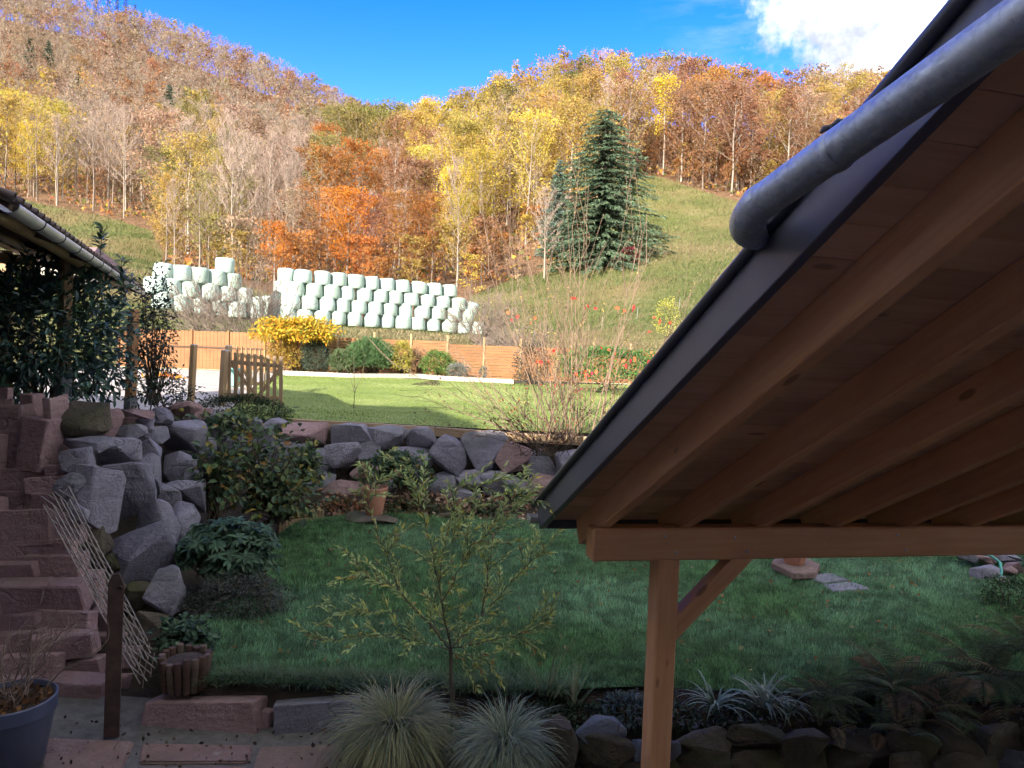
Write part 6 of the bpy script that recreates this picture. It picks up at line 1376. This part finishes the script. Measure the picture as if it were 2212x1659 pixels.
# ---------------------------------------------------------------- grass and fallen leaves
def build_grass():
    rng = np.random.default_rng(7)
    def sow(name, poly, n, h, w, colf, zf, mat, lab, yr=None, lean=.6):
        poly = np.array(poly); x0, y0 = poly.min(0); x1, y1 = poly.max(0); X = rng.uniform(x0, x1, n * 2); Y = y0 + (y1 - y0) * rng.random(n * 2) ** 1.25
        k = inpoly(X, Y, poly) & (np.abs(X / Y) < .78); X = X[k][:n]; Y = Y[k][:n]; m_ = len(X); Z = zf(X, Y); P = np.stack([X, Y, Z - .008], 1); Q = np.stack([X, Y], 1)
        tuft = fbm(Q, 3.0, 12, 3); hh = h * rng.uniform(.5, 1.15, m_) * (.55 + .9 * tuft); a = rng.uniform(0, 6.28, m_); dr = np.stack([np.cos(a), np.sin(a), np.zeros(m_)], 1); flow = np.stack([fbm(Q, 1.1, 31, 2) - .5, fbm(Q, 1.1, 35, 2) - .5, np.zeros(m_)], 1) * 2.6
        tip = P + (dr * rng.uniform(.1, lean, (m_, 1)) + flow * .25) * hh[:, None] + np.array([0, 0, 1]) * hh[:, None] * rng.uniform(.55, 1, (m_, 1)); sd = np.stack([-np.sin(a), np.cos(a), np.zeros(m_)], 1) * (w * rng.uniform(.7, 1.3, (m_, 1)))
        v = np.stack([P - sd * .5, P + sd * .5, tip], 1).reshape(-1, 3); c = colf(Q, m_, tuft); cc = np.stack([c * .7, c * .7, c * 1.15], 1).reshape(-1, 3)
        b = MB(); b.add(v, np.arange(m_ * 3).reshape(-1, 3), 0, cc); tag(mk(name, b.mesh(name, mat)), lab, 'grass', kind='stuff')
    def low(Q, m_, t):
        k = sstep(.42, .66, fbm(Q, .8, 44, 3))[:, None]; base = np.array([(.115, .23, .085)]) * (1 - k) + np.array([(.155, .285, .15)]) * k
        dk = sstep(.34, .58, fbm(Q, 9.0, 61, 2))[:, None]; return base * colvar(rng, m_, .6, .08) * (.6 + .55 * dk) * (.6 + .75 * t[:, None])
    def upc(Q, m_, t):
        k = sstep(.4, .7, fbm(Q, .5, 46, 3))[:, None]; base = np.array([(.18, .24, .055)]) * (1 - k) + np.array([(.30, .34, .12)]) * k; return base * colvar(rng, m_, .3, .05)
    vn = lambda s, sd: (lambda X, Y: 0)
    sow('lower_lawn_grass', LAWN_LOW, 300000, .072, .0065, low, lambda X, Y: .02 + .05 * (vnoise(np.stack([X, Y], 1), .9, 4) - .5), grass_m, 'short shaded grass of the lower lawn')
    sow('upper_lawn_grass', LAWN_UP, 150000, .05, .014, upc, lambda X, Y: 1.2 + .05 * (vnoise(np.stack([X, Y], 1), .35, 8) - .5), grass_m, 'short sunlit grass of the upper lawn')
    # rough grass of the slope and the meadows
    n = 150000; Y = 31.5 * (150 / 31.5) ** rng.random(n); X = Y * rng.uniform(-.75, .62, n); k = meadow(X, Y) & ~((Y > 70) & ~(inpoly(X, Y, MEADOW_R) | inpoly(X, Y, MEADOW_L))); X = X[k]; Y = Y[k]; n = len(X); Q = np.stack([X, Y], 1); Z = hill_z(X, Y); P = np.stack([X, Y, Z - .05], 1)
    tu = fbm(Q, .35, 52, 3); s = (Y / 40) ** .8; hh = .24 * s * rng.uniform(.3, 1.2, n) * (.4 + 1.2 * tu); a = rng.uniform(0, 6.28, n); dr = np.stack([np.cos(a), np.sin(a), np.zeros(n)], 1); sd = np.stack([-np.sin(a), np.cos(a), np.zeros(n)], 1) * (.05 * s[:, None]); tip = P + dr * hh[:, None] * .8 + np.array([0, 0, 1.]) * hh[:, None]
    kk = sstep(.38, .60, fbm(Q * np.array([.6, 1.6]), .12, 55, 4))[:, None]; c = (np.array([(.10, .125, .042)]) * (1 - kk) + np.array([(.225, .185, .10)]) * kk) * colvar(rng, n, .4, .06); b = MB(); b.add(np.stack([P - sd * .5, P + sd * .5, tip], 1).reshape(-1, 3), np.arange(n * 3).reshape(-1, 3), 0, np.repeat(c, 3, 0)); tag(mk('meadow_grass', b.mesh('meadow_grass', grass_m)), 'rough sunlit grass of the slope and meadows', 'grass', kind='stuff')
    # grass fringe over the kerb and round the bed
    b = MB(); n = 5200; X = rng.uniform(-2.6, .5, n); Y = rng.normal(5.74, .04, n); P = np.stack([X, Y, np.full(n, .0)], 1)
    for k in range(0, n, 26): blades(b, P[k], rng, 26, .14, .005, 1, pal(rng, 26, [(.045, .09, .03), (.07, .12, .05), (.11, .13, .06)]), .7, 3, (.6, 1.5), .08)
    tag(mk('edge_grass', b.mesh('edge_grass', grass_m)), 'longer grass hanging over the kerb blocks', 'grass', kind='stuff')
    # fallen leaves: bed below the wall, lawn, patio
    b = MB(); n = 2600; X = rng.uniform(-3, 4.5, n); Y = rng.uniform(11.25, 12.5, n); Z = near_z(X, Y) + .0 + rng.uniform(0, .03, n); leaf_quads(b, np.stack([X, Y, Z], 1), rng.uniform(.05, .1, n), rng, pal(rng, n, [(.20, .10, .06), (.28, .17, .11), (.13, .07, .05), (.36, .26, .18)]))
    n = 420; X = rng.uniform(-2.4, 6, n); Y = rng.uniform(6, 11, n); leaf_quads(b, np.stack([X, Y, np.full(n, .055)], 1), rng.uniform(.03, .06, n), rng, pal(rng, n, [(.20, .16, .07), (.25, .12, .05), (.22, .20, .10)]))
    n = 240; X = rng.uniform(-3.4, .2, n); Y = rng.uniform(4.6, 5.6, n); leaf_quads(b, np.stack([X, Y, np.full(n, -.25)], 1), rng.uniform(.02, .045, n), rng, pal(rng, n, [(.05, .03, .025), (.10, .06, .04), (.03, .02, .02)]))
    n = 900; X = rng.uniform(1.0, 6, n); Y = rng.uniform(5.2, 5.8, n); leaf_quads(b, np.stack([X, Y, np.full(n, .02)], 1), rng.uniform(.02, .05, n), rng, pal(rng, n, [(.05, .055, .07), (.09, .09, .11), (.06, .045, .035)]))
    tag(mk('fallen_leaves', b.mesh('fallen_leaves', litter_m)), 'fallen brown leaves scattered on beds, lawn and patio', 'leaves', kind='stuff')
build_grass()
